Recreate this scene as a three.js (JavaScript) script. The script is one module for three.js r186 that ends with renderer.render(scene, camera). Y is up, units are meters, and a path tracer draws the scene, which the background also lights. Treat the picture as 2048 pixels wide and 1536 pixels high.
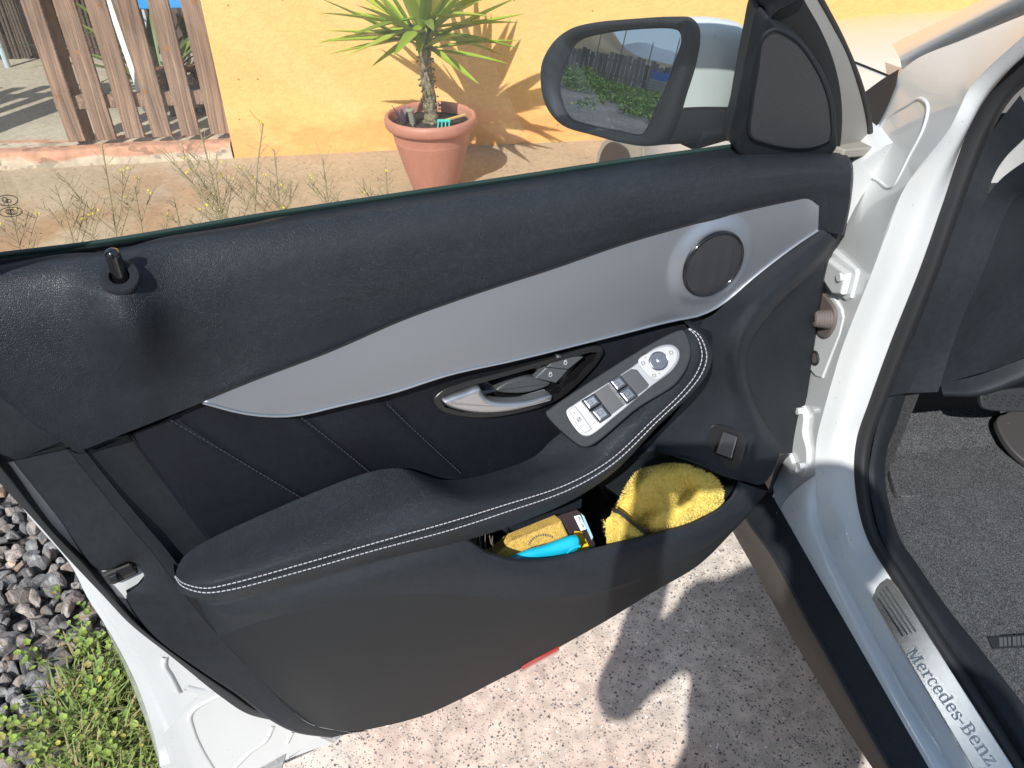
import * as THREE from 'three';
import { RoundedBoxGeometry } from 'three/addons/geometries/RoundedBoxGeometry.js';
import { mergeGeometries, mergeVertices } from 'three/addons/utils/BufferGeometryUtils.js';
import { MarchingCubes } from 'three/addons/objects/MarchingCubes.js';
import { FontLoader } from 'three/addons/loaders/FontLoader.js';
import { TextGeometry } from 'three/addons/geometries/TextGeometry.js';

// ---------------------------------------------------------------- camera, sky, sun, exposure
const scene = new THREE.Scene();
const F = 1538, PITCH = 36.5 * Math.PI / 180, CAM_H = 1.45;
const camera = new THREE.PerspectiveCamera(2 * Math.atan(768 / F) * 180 / Math.PI, 4 / 3, 0.02, 9000);
camera.position.set(0, CAM_H, 0);
camera.rotation.set(-PITCH, 0, 0);
scene.add(camera);

const SUN_AZ = 20 * Math.PI / 180, SUN_EL = 40 * Math.PI / 180;
const sunDir = new THREE.Vector3(-Math.sin(SUN_AZ) * Math.cos(SUN_EL), Math.sin(SUN_EL), Math.cos(SUN_AZ) * Math.cos(SUN_EL));
// hazy clear sky: pale towards the horizon, brighter round the sun
{
  const W = 512, H = 256, data = new Float32Array(W * H * 4), dir = new THREE.Vector3();
  for (let j = 0; j < H; j++) for (let i = 0; i < W; i++) {
    const el = ((j + 0.5) / H - 0.5) * Math.PI, az = ((i + 0.5) / W - 0.5) * 2 * Math.PI, t = Math.pow(Math.max(0, Math.sin(el)), 0.55), o = (j * W + i) * 4;
    dir.set(Math.cos(el) * Math.cos(az), Math.sin(el), Math.cos(el) * Math.sin(az));
    const ang = dir.angleTo(sunDir), glow = 0.55 * Math.exp(-ang / 0.22) + 0.10 * Math.exp(-ang / 0.7), hz = [0.40, 0.49, 0.60], zn = [0.175, 0.285, 0.475];
    for (let k = 0; k < 3; k++) data[o + k] = hz[k] + (zn[k] - hz[k]) * t + glow * [1, 0.95, 0.86][k];
    data[o + 3] = 1;
  }
  const t = new THREE.DataTexture(data, W, H, THREE.RGBAFormat, THREE.FloatType);
  t.mapping = THREE.EquirectangularReflectionMapping; t.magFilter = t.minFilter = THREE.LinearFilter; t.needsUpdate = true;
  scene.background = t; scene.environment = t;
}
const sun = new THREE.DirectionalLight(new THREE.Color(1, 0.98, 0.955), 4.6);
sun.position.copy(sunDir).multiplyScalar(20).add(new THREE.Vector3(0, 0, -2));
sun.target.position.set(0, 0, -2);
sun.castShadow = true;
sun.shadow.mapSize.set(4096, 4096);
Object.assign(sun.shadow.camera, { left: -8, right: 8, top: 8, bottom: -8, near: 1, far: 60 });
sun.shadow.bias = -0.0004;
scene.add(sun, sun.target);
const renderer = new THREE.WebGLRenderer({ antialias: true });
renderer.setSize(1024, 768);
renderer.shadowMap.enabled = true;
renderer.toneMapping = THREE.LinearToneMapping;
renderer.toneMappingExposure = 1.27;

// ---------------------------------------------------------------- helpers
const V = (x, y, z) => new THREE.Vector3(x, y, z);
let seed = 20240501;
const rnd = () => { seed |= 0; seed = seed + 0x6D2B79F5 | 0; let t = Math.imul(seed ^ seed >>> 15, 1 | seed); t = t + Math.imul(t ^ t >>> 7, 61 | t) ^ t; return ((t ^ t >>> 14) >>> 0) / 4294967296; };
const rr = (a, b) => a + (b - a) * rnd();
const clamp = (x, a = 0, b = 1) => Math.min(b, Math.max(a, x));
const sst = (a, b, x) => { const t = clamp((x - a) / (b - a)); return t * t * (3 - 2 * t); };
const mix = (a, b, t) => a + (b - a) * t;

// a photo pixel gives a direction; a plane of the place gives the distance
const CP = Math.cos(PITCH), SP = Math.sin(PITCH);
const EYE = V(0, CAM_H, 0);
const ray = (px, py) => { const a = (px - 1024) / F, b = -(py - 768) / F; return V(a, b * CP - SP, -(CP + b * SP)); };
const hit = (px, py, n, o) => { const r = ray(px, py); return r.multiplyScalar(o.clone().sub(EYE).dot(n) / r.dot(n)).add(EYE); };
// the open door: hinge line, direction hinge -> latch, normal towards the cabin
const HINGE = V(0.463, 0, -1.0488);
const DU = V(-0.91788, 0, 0.39685), DN = V(0.39685, 0, 0.91788), UP = V(0, 1, 0);
const d = (px, py, w) => hit(px, py, DN, HINGE.clone().addScaledVector(DN, w));
const dl = (p) => { const q = p.clone().sub(HINGE); return [q.dot(DU), q.y, q.dot(DN)]; };      // world -> door (along, up, in)
const dw = (x, y, w) => HINGE.clone().addScaledVector(DU, x).addScaledVector(DN, w).setY(y);     // door -> world
// the car: forward and right, b = 0 is the plane of the sill's outer edge
const CF = V(-0.137, 0, -0.9906), CR = V(0.9906, 0, -0.137);
const c = (px, py, b) => hit(px, py, CR, HINGE.clone().addScaledVector(CR, b));
const cl = (p) => { const q = p.clone().sub(HINGE); return [q.dot(CF), q.y, q.dot(CR)]; };
const cw = (a, y, b) => HINGE.clone().addScaledVector(CF, a).addScaledVector(CR, b).setY(y);
const ca = (px, py, a) => hit(px, py, CF, HINGE.clone().addScaledVector(CF, a));
const g = (px, py, y) => hit(px, py, UP, V(0, y, 0));
// the house: wall corner, along the wall to the right, into the yard
const CORNER = V(-1.452, 0, -3.943), HE = V(0.9894, 0, -0.1455), HI = V(-0.1455, 0, -0.9894);
const h = (px, py, b) => hit(px, py, HI, CORNER.clone().addScaledVector(HI, b));
const hw = (a, y, b) => CORNER.clone().addScaledVector(HE, a).addScaledVector(HI, b).setY(y);

// --- geometry builders
const R3 = (list, fn) => list.map(q => q.isVector3 ? q : fn(q[0], q[1], q[2]));
const curve = (pts) => new THREE.CatmullRomCurve3(pts, false, 'centripetal');
function sampleRail(pts, n, matched) {
  const k = curve(pts), out = [];
  if (!matched) { k.arcLengthDivisions = 400; return k.getSpacedPoints(n - 1); }
  for (let i = 0; i < n; i++) out.push(k.getPoint(i / (n - 1)));
  return out;
}
function gridGeo(rows) {                        // rows of Vector3, all equally long
  const nv = rows.length, nu = rows[0].length, pos = [], uv = [], idx = [];
  const mid = rows[nv >> 1]; const us = [0]; for (let i = 1; i < nu; i++) us.push(us[i - 1] + mid[i].distanceTo(mid[i - 1]));
  const m = nu >> 1; let vv = 0;
  for (let j = 0; j < nv; j++) {
    if (j) vv += rows[j][m].distanceTo(rows[j - 1][m]);
    for (let i = 0; i < nu; i++) { const p = rows[j][i]; pos.push(p.x, p.y, p.z); uv.push(us[i], vv); }
  }
  for (let j = 0; j < nv - 1; j++) for (let i = 0; i < nu - 1; i++) {
    const a = j * nu + i, b = a + 1, e = a + nu, f2 = e + 1; idx.push(a, e, b, b, e, f2);
  }
  const geo = new THREE.BufferGeometry();
  geo.setAttribute('position', new THREE.Float32BufferAttribute(pos, 3));
  geo.setAttribute('uv', new THREE.Float32BufferAttribute(uv, 2));
  geo.setIndex(idx); geo.computeVertexNormals();
  return geo;
}
function loft(rails, nu = 80, nv = 8, { matched = false, linear = false, disp = null } = {}) {
  const rs = rails.map(r => sampleRail(r, nu, matched)), K = rs.length, rows = [];
  for (let j = 0; j < (K - 1) * nv + 1; j++) rows.push([]);
  for (let i = 0; i < nu; i++) {
    const pts = rs.map(r => r[i]); const k = (K > 2 && !linear) ? curve(pts) : null;
    for (let j = 0; j < rows.length; j++) {
      const t = j / nv; let p;
      if (k) p = k.getPoint(t / (K - 1)); else { const s = Math.min(K - 2, Math.floor(t)); p = pts[s].clone().lerp(pts[s + 1], t - s); }
      if (disp) disp(p, i / (nu - 1), j / (rows.length - 1));
      rows[j].push(p);
    }
  }
  return gridGeo(rows);
}
function tube(pts, r, seg = 60, rad = 8, closed = false) {
  return new THREE.TubeGeometry(new THREE.CatmullRomCurve3(pts, closed, 'centripetal'), seg, r, rad, closed);
}
function polyTube(pts, r, rad = 6) { return new THREE.TubeGeometry(curve(pts), Math.max(2, pts.length * 3), r, rad, false); }
// frame on a plane: origin o, x axis ex, y axis ey (unit), normal ez
function frame(o, ex, ey) { const x = ex.clone().normalize(); const z = x.clone().cross(ey).normalize(); const y = z.clone().cross(x); return { o, x, y, z, m: new THREE.Matrix4().makeBasis(x, y, z).setPosition(o) }; }
const onF = (fr, px, py, k = 0) => { const p = hit(px, py, fr.z, fr.o.clone().addScaledVector(fr.z, k)).sub(fr.o); return new THREE.Vector2(p.dot(fr.x), p.dot(fr.y)); };
const f3 = (fr, x, y, z = 0) => fr.o.clone().addScaledVector(fr.x, x).addScaledVector(fr.y, y).addScaledVector(fr.z, z);
function smoothShape(v2, closed = true, n = 60) {        // spline through 2D points
  const k = new THREE.CatmullRomCurve3(v2.map(p => V(p.x, p.y, 0)), closed, 'centripetal');
  return k.getPoints(n).map(p => new THREE.Vector2(p.x, p.y));
}
// plate traced on a frame plane, lying from k0 below to k1 above the plane
function plate(fr, pix, k0, k1, { smooth = 0, bevel = 0, holes = [], at = 0, seg = 3 } = {}) {
  let pts = pix.map(q => onF(fr, q[0], q[1], at));
  if (smooth) { pts = smoothShape(pts, true, smooth); pts.pop(); }
  return plate2(fr, pts, k0, k1, { bevel, seg, holes: holes.map(hh => hh.map(q => q.isVector2 ? q : onF(fr, q[0], q[1], at))) });
}
function plate2(fr, pts, k0, k1, { bevel = 0, holes = [], seg = 3 } = {}) {
  const s = new THREE.Shape(pts);
  for (const hh of holes) s.holes.push(new THREE.Path(hh));
  const bt = Math.min(bevel, (k1 - k0) * 0.45);
  const geo = new THREE.ExtrudeGeometry(s, { depth: Math.max(1e-4, k1 - k0 - 2 * bt), bevelEnabled: bevel > 0, bevelThickness: bt, bevelSize: bevel, bevelOffset: -bevel, bevelSegments: seg, curveSegments: 24 });
  geo.translate(0, 0, k0 + bt); geo.applyMatrix4(fr.m);
  return geo;
}
const circ = (x, y, r, n = 40) => { const o = []; for (let i = 0; i < n; i++) o.push(new THREE.Vector2(x + r * Math.cos(i / n * 6.28318), y + r * Math.sin(i / n * 6.28318))); return o; };
function boxAt(sx, sy, sz, p, bev = 0) { const b = bev ? new RoundedBoxGeometry(sx, sy, sz, 2, bev) : new THREE.BoxGeometry(sx, sy, sz); b.translate(p.x, p.y, p.z); return b; }
function bar(a, b, w, t, up = UP, bev = 0) {              // box from a to b, w wide, t thick
  const L = a.distanceTo(b), x = b.clone().sub(a).normalize(), z = x.clone().cross(up).normalize(), y = z.clone().cross(x);
  const bx = bev ? new RoundedBoxGeometry(L, w, t, 2, bev) : new THREE.BoxGeometry(L, w, t);
  bx.applyMatrix4(new THREE.Matrix4().makeBasis(x, y, z).setPosition(a.clone().add(b).multiplyScalar(0.5)));
  return bx;
}
const plain = (geo) => { const q = geo.index ? geo.toNonIndexed() : geo; for (const k of Object.keys(q.attributes)) if (!['position', 'normal', 'uv'].includes(k)) q.deleteAttribute(k); if (!q.attributes.normal) q.computeVertexNormals(); return q; };
const merge = (list) => mergeGeometries(list.map(plain));
function flipG(geo) { const ix = geo.index.array; for (let i = 0; i < ix.length; i += 3) { const t = ix[i]; ix[i] = ix[i + 1]; ix[i + 1] = t; } geo.computeVertexNormals(); return geo; }

const toPx = (p) => { const q = p.clone().sub(EYE), dep = -q.z * CP - q.y * SP, up = q.y * CP - q.z * SP; return [1024 + q.x / dep * F, 768 - up / dep * F]; };
const inside = (x, y, poly) => { let o = false; for (let i = 0, j = poly.length - 1; i < poly.length; j = i++) { const [a, b] = poly[i], [e, f] = poly[j]; if ((b > y) !== (f > y) && x < (e - a) * (y - b) / (f - b) + a) o = !o; } return o; };
const caster = new THREE.Raycaster();
function onMesh(mesh, px, py, off = 0.001) {                 // where a photo direction meets a surface already built
  mesh.updateWorldMatrix(true, false); const r = ray(px, py).normalize(); caster.set(EYE, r); const q = caster.intersectObject(mesh, false);
  return q.length ? q[0].point.clone().addScaledVector(r, -off) : null;
}
// --- things and parts
const taken = {};
const numbered = (n) => { const k = taken[n] = (taken[n] ?? -1) + 1; return k ? `${n}_${String(k).padStart(3, '0')}` : n; };
function thing(name, label, category, pos = V(0, 0, 0), group) {
  const o = new THREE.Group(); o.name = numbered(name); o.position.copy(pos); o.userData = { label, category }; if (group) o.userData.group = group; scene.add(o); return o;
}
function part(name, geo, mat, parent, label) {
  const m = new THREE.Mesh(Array.isArray(geo) ? merge(geo) : geo, mat); m.name = name; m.castShadow = m.receiveShadow = true;
  let q = parent; while (q && q !== scene) { m.geometry.translate(-q.position.x, -q.position.y, -q.position.z); q = q.parent; }
  if (label) m.userData.label = label; parent.add(m); return m;
}
function group(name, parent, label) { const o = new THREE.Group(); o.name = name; if (label) o.userData.label = label; parent.add(o); return o; }
function struct(name, geo, mat) { const m = part(name, geo, mat, scene); m.name = numbered(name); m.userData.kind = 'structure'; return m; }
function single(name, geo, mat, label, category, grp) { const m = part(name, geo, mat, scene); m.name = numbered(name); m.userData = { label, category }; if (grp) m.userData.group = grp; return m; }
function stuff(name, geo, mat, label, category) { const m = part(name, geo, mat, scene); m.name = numbered(name); m.userData = { label, category, kind: 'stuff' }; return m; }

// ---------------------------------------------------------------- textures
const hsh = (x, y, s) => { let n = Math.imul(x, 374761393) ^ Math.imul(y, 668265263) ^ Math.imul(s, 1274126177); n = Math.imul(n ^ n >>> 13, 1274126177); return ((n ^ n >>> 16) >>> 0) / 4294967296; };
function vn(x, y, per, s) {
  const xi = Math.floor(x), yi = Math.floor(y), fx = x - xi, fy = y - yi, u = fx * fx * (3 - 2 * fx), v = fy * fy * (3 - 2 * fy), w = (i) => ((i % per) + per) % per;
  return mix(mix(hsh(w(xi), w(yi), s), hsh(w(xi + 1), w(yi), s), u), mix(hsh(w(xi), w(yi + 1), s), hsh(w(xi + 1), w(yi + 1), s), u), v);
}
function fbm(x, y, per, oct, s) { let a = 0, k = 0.5, t = 0; for (let o = 0; o < oct; o++) { a += k * vn(x * per, y * per, per, s + o * 17); t += k; k *= 0.5; per *= 2; } return a / t; }
function worley(x, y, n, s) {
  const X = x * n, Y = y * n, xi = Math.floor(X), yi = Math.floor(Y), w = (i) => ((i % n) + n) % n; let a = 9, b = 9, id = 0;
  for (let j = -1; j < 2; j++) for (let i = -1; i < 2; i++) {
    const cx = xi + i, cy = yi + j, px = cx + hsh(w(cx), w(cy), s), py = cy + hsh(w(cx), w(cy), s + 5), q = Math.hypot(px - X, py - Y);
    if (q < a) { b = a; a = q; id = hsh(w(cx), w(cy), s + 9); } else if (q < b) b = q;
  }
  return [a, b, id];
}
function tex(size, metres, fn, colour = true, my = metres) {
  const w = Array.isArray(size) ? size[0] : size, hh = Array.isArray(size) ? size[1] : size, data = new Uint8Array(w * hh * 4);
  for (let j = 0; j < hh; j++) for (let i = 0; i < w; i++) {
    const q = fn(i / w, j / hh), o = (j * w + i) * 4;
    if (typeof q === 'number') { data[o] = data[o + 1] = data[o + 2] = clamp(q) * 255; } else { data[o] = clamp(q[0]) * 255; data[o + 1] = clamp(q[1]) * 255; data[o + 2] = clamp(q[2]) * 255; }
    data[o + 3] = 255;
  }
  const t = new THREE.DataTexture(data, w, hh); t.wrapS = t.wrapT = THREE.RepeatWrapping; t.magFilter = THREE.LinearFilter; t.minFilter = THREE.LinearMipmapLinearFilter; t.generateMipmaps = true;
  if (colour) t.colorSpace = THREE.SRGBColorSpace; if (metres) t.repeat.set(1 / metres, 1 / my); t.needsUpdate = true; return t;
}
function canvasTex(w, hh, draw) {
  const cv = document.createElement('canvas'); cv.width = w; cv.height = hh; draw(cv.getContext('2d'), w, hh);
  const t = new THREE.CanvasTexture(cv); t.colorSpace = THREE.SRGBColorSpace; t.magFilter = THREE.LinearFilter; return t;
}
const lin = (r, g2, b) => new THREE.Color().setRGB(r, g2, b);
const std = (o) => new THREE.MeshStandardMaterial({ side: THREE.DoubleSide, ...o });
const phy = (o) => new THREE.MeshPhysicalMaterial({ side: THREE.DoubleSide, ...o });

// leather grain: pebbles of about 2.4 mm between creases
const grainT = tex(512, 0.06, (x, y) => { const wx = x + 0.012 * (fbm(x, y, 6, 2, 3) - 0.5), wy = y + 0.012 * (fbm(x, y, 6, 2, 8) - 0.5); const [a, b] = worley(wx, wy, 40, 11); const [a2, b2] = worley(wx, wy, 17, 31); return clamp(sst(0, 0.34, b - a) * 0.75 + 0.25 * sst(0, 0.2, b2 - a2)); }, false);
const fineT = tex(512, 0.06, (x, y) => { const [a, b] = worley(x, y, 64, 4); return 0.5 * sst(0, 0.5, b - a) + 0.5 * fbm(x, y, 64, 2, 5); }, false);
const leatherC = tex(512, 0.5, (x, y) => { const n = fbm(x, y, 5, 5, 61), m = fbm(x, y, 90, 2, 62); const k = 0.86 + 0.22 * (n - 0.5) + 0.14 * (m - 0.5); return [k, k, k]; });
const M = {};
M.leather = phy({ specularIntensity: 0.75, color: lin(0.024, 0.030, 0.038), map: leatherC, roughness: 0.45, bumpMap: grainT, bumpScale: 0.0004 });
M.insert = phy({ specularIntensity: 0.5, color: lin(0.010, 0.012, 0.018), map: leatherC, roughness: 0.55, bumpMap: grainT, bumpScale: 0.0002 });
M.plastic = phy({ specularIntensity: 0.6, color: lin(0.023, 0.027, 0.032), map: leatherC, roughness: 0.6, bumpMap: fineT, bumpScale: 0.00012 });
M.softplastic = phy({ specularIntensity: 0.7, color: lin(0.025, 0.031, 0.038), map: leatherC, roughness: 0.52, bumpMap: grainT, bumpScale: 0.0002 });
M.blackgloss = phy({ color: lin(0.006, 0.006, 0.007), roughness: 0.12, clearcoat: 1, clearcoatRoughness: 0.04 });
M.rubber = std({ color: lin(0.02, 0.021, 0.023), roughness: 0.62, bumpMap: fineT, bumpScale: 0.0001 });
M.rubberdirty = std({ color: lin(0.045, 0.042, 0.04), roughness: 0.75, map: leatherC });
M.gap = std({ color: lin(0.006, 0.006, 0.007), roughness: 0.9 });
M.stitch = std({ color: lin(0.42, 0.42, 0.44), roughness: 0.8 });
M.darkstitch = std({ color: lin(0.05, 0.052, 0.065), roughness: 0.75 });
const brushT = tex([256, 1024], 0.06, (x, y) => 0.5 + 0.5 * (fbm(y, x * 0.02, 256, 2, 7) - 0.5) * 2, false, 0.02);
M.silver = phy({ color: lin(0.36, 0.39, 0.43), metalness: 0.8, roughness: 0.42, bumpMap: brushT, bumpScale: 0.00001, anisotropy: 0.5 });
M.chrome = std({ color: lin(0.72, 0.72, 0.74), metalness: 1, roughness: 0.14 });
M.satin = std({ color: lin(0.55, 0.56, 0.57), metalness: 0.9, roughness: 0.3 });
M.satinpaint = std({ color: lin(0.52, 0.52, 0.52), metalness: 0.35, roughness: 0.42 });
const dustT = tex(512, 0.7, (x, y) => { const n = fbm(x, y, 6, 5, 71), k = 0.955 + 0.05 * (n - 0.4); const s = worley(x, y, 46, 72); const sp = s[2] > 0.95 && s[0] < 0.07 ? 0.85 : 1; return [k * sp, k * sp * 0.995, k * sp * 0.985]; });
M.white = phy({ color: lin(0.66, 0.685, 0.695), map: dustT, roughness: 0.38, clearcoat: 1, clearcoatRoughness: 0.06 });
M.glass = phy({ color: lin(0.93, 0.975, 0.95), roughness: 0, transmission: 0.965, thickness: 0, ior: 1.5 });
M.glassedge = std({ color: lin(0.022, 0.045, 0.038), roughness: 0.2 });
// ---------------------------------------------------------------- ground, house, yard
const flat = (pts, y, holeless = true) => {                // polygon of world x,z at height y, uv in metres
  const s = new THREE.Shape(pts.map(p => new THREE.Vector2(p.x, -p.z))); const geo = new THREE.ShapeGeometry(s); geo.rotateX(-Math.PI / 2);
  const q = geo.attributes.position, uv = []; for (let i = 0; i < q.count; i++) { q.setY(i, y); uv.push(q.getX(i), q.getZ(i)); }
  geo.setAttribute('uv', new THREE.Float32BufferAttribute(uv, 2)); geo.computeVertexNormals(); return geo;
};
const soilT = tex(1024, 3.1, (x, y) => { const n = fbm(x, y, 7, 6, 91), [a, b, id] = worley(x, y, 90, 92), k = sst(0, 0.3, b - a); const m = (0.25 + 0.28 * id) * (0.5 + 0.5 * k), s = 0.75 + 0.5 * n; return [m * s * 1.05, m * s * 0.98, m * s * 0.96]; });
const soilB = tex(512, 3.1, (x, y) => { const [a, b] = worley(x, y, 90, 92); return sst(0, 0.5, b - a); }, false);
{
  const geo = flat([V(-5000, 0, -5000), V(5000, 0, -5000), V(5000, 0, 5000), V(-5000, 0, 5000)], -0.035);
  struct('ground', geo, std({ map: soilT, bumpMap: soilB, bumpScale: 0.008, roughness: 0.95 }));
}
// exposed aggregate: pale pink cement with dark chips of 3 to 12 mm
const AGG = 2048, aggM = 1.35;
{
  const data = new Uint8Array(AGG * AGG * 4), hgt = new Float32Array(AGG * AGG);
  for (let j = 0; j < AGG; j++) for (let i = 0; i < AGG; i++) {
    const x = i / AGG, y = j / AGG, n = fbm(x, y, 4, 4, 21), m = fbm(x, y, 64, 2, 22), f0 = hsh(i, j, 3), r = sst(0.45, 0.72, fbm(x, y, 3, 3, 24));
    const k = 0.80 + 0.10 * (n - 0.5) + 0.20 * (m - 0.5) + 0.07 * (f0 - 0.5), o = (j * AGG + i) * 4;
    data[o] = clamp(k * 1.1 * (0.95 - 0.01 * r)) * 255; data[o + 1] = clamp(k * 1.1 * (0.90 - 0.06 * r)) * 255; data[o + 2] = clamp(k * 1.1 * (0.84 - 0.075 * r)) * 255; data[o + 3] = 255; hgt[j * AGG + i] = 0.5 + 0.3 * (m - 0.5);
  }
  const px = AGG / aggM;
  for (let q = 0; q < 54000; q++) {
    const big = rnd(), R = (big < 0.8 ? rr(0.0009, 0.0023) : rr(0.0023, 0.0042)) * px, el = rr(0.45, 1), th = rr(0, 6.28), cx = rr(0, AGG), cy = rr(0, AGG), ct = Math.cos(th), st = Math.sin(th);
    const tone = rnd(), col = tone < 0.42 ? [92, 87, 90] : tone < 0.66 ? [142, 130, 124] : tone < 0.83 ? [184, 152, 136] : [236, 222, 206], v = rr(0.75, 1.3), ph = rr(0, 6.28), lobes = 3 + Math.floor(rnd() * 3);
    for (let j = -Math.ceil(R); j <= R; j++) for (let i = -Math.ceil(R); i <= R; i++) {
      const u = (i * ct + j * st) / R, w = (-i * st + j * ct) / (R * el), rad = Math.hypot(u, w), lim = 0.86 + 0.2 * Math.cos(lobes * Math.atan2(w, u) + ph); if (rad > lim) continue;
      const X = ((Math.floor(cx + i) % AGG) + AGG) % AGG, Y = ((Math.floor(cy + j) % AGG) + AGG) % AGG, o = (Y * AGG + X) * 4, e = 0.9 * sst(lim, lim - 0.35, rad);
      for (let t = 0; t < 3; t++) data[o + t] = mix(data[o + t], clamp(col[t] * v, 0, 255), e); hgt[Y * AGG + X] = 0.66;
    }
  }
  const mk = (arr, srgb) => { const t = new THREE.DataTexture(arr, AGG, AGG); t.wrapS = t.wrapT = THREE.RepeatWrapping; t.magFilter = THREE.LinearFilter; t.minFilter = THREE.LinearMipmapLinearFilter; t.generateMipmaps = true; if (srgb) t.colorSpace = THREE.SRGBColorSpace; t.repeat.set(1 / aggM, 1 / aggM); t.needsUpdate = true; return t; };
  const hb = new Uint8Array(AGG * AGG * 4); for (let i = 0; i < AGG * AGG; i++) { hb[i * 4] = hb[i * 4 + 1] = hb[i * 4 + 2] = hgt[i] * 255; hb[i * 4 + 3] = 255; }
  M.aggregate = std({ map: mk(data, true), bumpMap: mk(hb, false), bumpScale: 0.0018, roughness: 0.9, color: lin(0.95, 0.95, 0.95) });
}
const dwy = (a, b) => hw(a, 0, b);
struct('driveway', flat([dwy(0.45, -1.52), dwy(7, -1.52), dwy(7, -9), dwy(0.45, -9)], 0), M.aggregate);
const slabT = tex(1024, 2.6, (x, y) => {
  const n = fbm(x, y, 3, 6, 41), m = fbm(x, y * 0.35, 12, 4, 42), f0 = fbm(x, y, 170, 2, 43), st = sst(0.52, 0.66, fbm(x, y, 5, 5, 45));
  const k = 0.80 + 0.22 * (n - 0.5) + 0.10 * (m - 0.5) + 0.10 * (f0 - 0.5), [a, , id] = worley(x, y, 70, 46), pit = id > 0.9 && a < 0.12 ? 0.6 : 1;
  return [k * pit * (0.98 - 0.03 * st), k * pit * (0.865 - 0.10 * st), k * pit * (0.72 - 0.13 * st)];
});
const slabB = tex(512, 2.6, (x, y) => fbm(x, y, 60, 3, 47), false);
M.slab = std({ map: slabT, bumpMap: slabB, bumpScale: 0.004, roughness: 0.92, color: lin(0.78, 0.76, 0.74) });
const slabBox = (a0, a1, b0, b1, y0, y1) => {
  const o = []; const p = [hw(a0, 0, b0), hw(a1, 0, b0), hw(a1, 0, b1), hw(a0, 0, b1)];
  o.push(flat(p, y1)); const side = (q, s) => { const w = q.distanceTo(s), gq = gridGeo([[q.clone().setY(y0), s.clone().setY(y0)], [q.clone().setY(y1), s.clone().setY(y1)]]); return gq; };
  for (let i = 0; i < 4; i++) o.push(side(p[i], p[(i + 1) % 4])); return merge(o);
};
struct('terrace', slabBox(-6, 7, -1.5, 0.3, -0.05, 0.004), M.slab);
// kerb under the fence: worn pink paint over pale render
const kerbT = tex([1024, 128], 2.2, (x, y) => {
  const n = fbm(x * 1, y * 0.12, 14, 5, 51), m = fbm(x, y * 0.1, 60, 3, 52), e = 1.1 * y + 0.55 * (n - 0.5) + 0.06, p = sst(0.36, 0.52, e), dk = sst(0.63, 0.68, fbm(x, y * 0.1, 40, 3, 53)) * 0.18;
  const c0 = [0.84, 0.76, 0.66], c1 = [0.82, 0.60, 0.48]; return c0.map((q, i) => mix(q, c1[i], p) * (0.9 + 0.25 * (m - 0.5)) * (1 - dk));
}, true, 0.17);
const yardY = 0.085;
{
  const prof = [[-0.001, -0.01], [0.0, 0.05], [0.004, 0.07], [0.014, 0.081], [0.03, 0.0845], [0.2, 0.086]];
  const rows = prof.map(([b, y]) => { const o = []; for (let i = 0; i <= 90; i++) { const a = -5 + 4.99 * i / 90; o.push(hw(a, y + 0.004 * Math.sin(a * 9) * sst(0, 0.08, y) * vn(a * 3, 1, 64, 4), b + 0.012 * (vn(a * 7 + 40, y * 30, 256, 5) - 0.5))); } return o; });
  single('kerb', gridGeo(rows), std({ map: kerbT, roughness: 0.9, bumpMap: slabB, bumpScale: 0.006 }), 'low kerb with worn pink paint under the picket fence', 'kerb');
}
const yardT = tex(1024, 2.3, (x, y) => { const n = fbm(x, y, 5, 6, 55), f0 = fbm(x, y, 150, 2, 56), k = 0.76 + 0.2 * (n - 0.5) + 0.12 * (f0 - 0.5); return [k, k * 0.94, k * 0.84]; });
struct('yard_floor', slabBox(-7, 0.02, 0.17, 2.6, 0.0, yardY), std({ map: yardT, bumpMap: slabB, bumpScale: 0.004, roughness: 0.92, color: lin(0.72, 0.7, 0.66) }));

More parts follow.
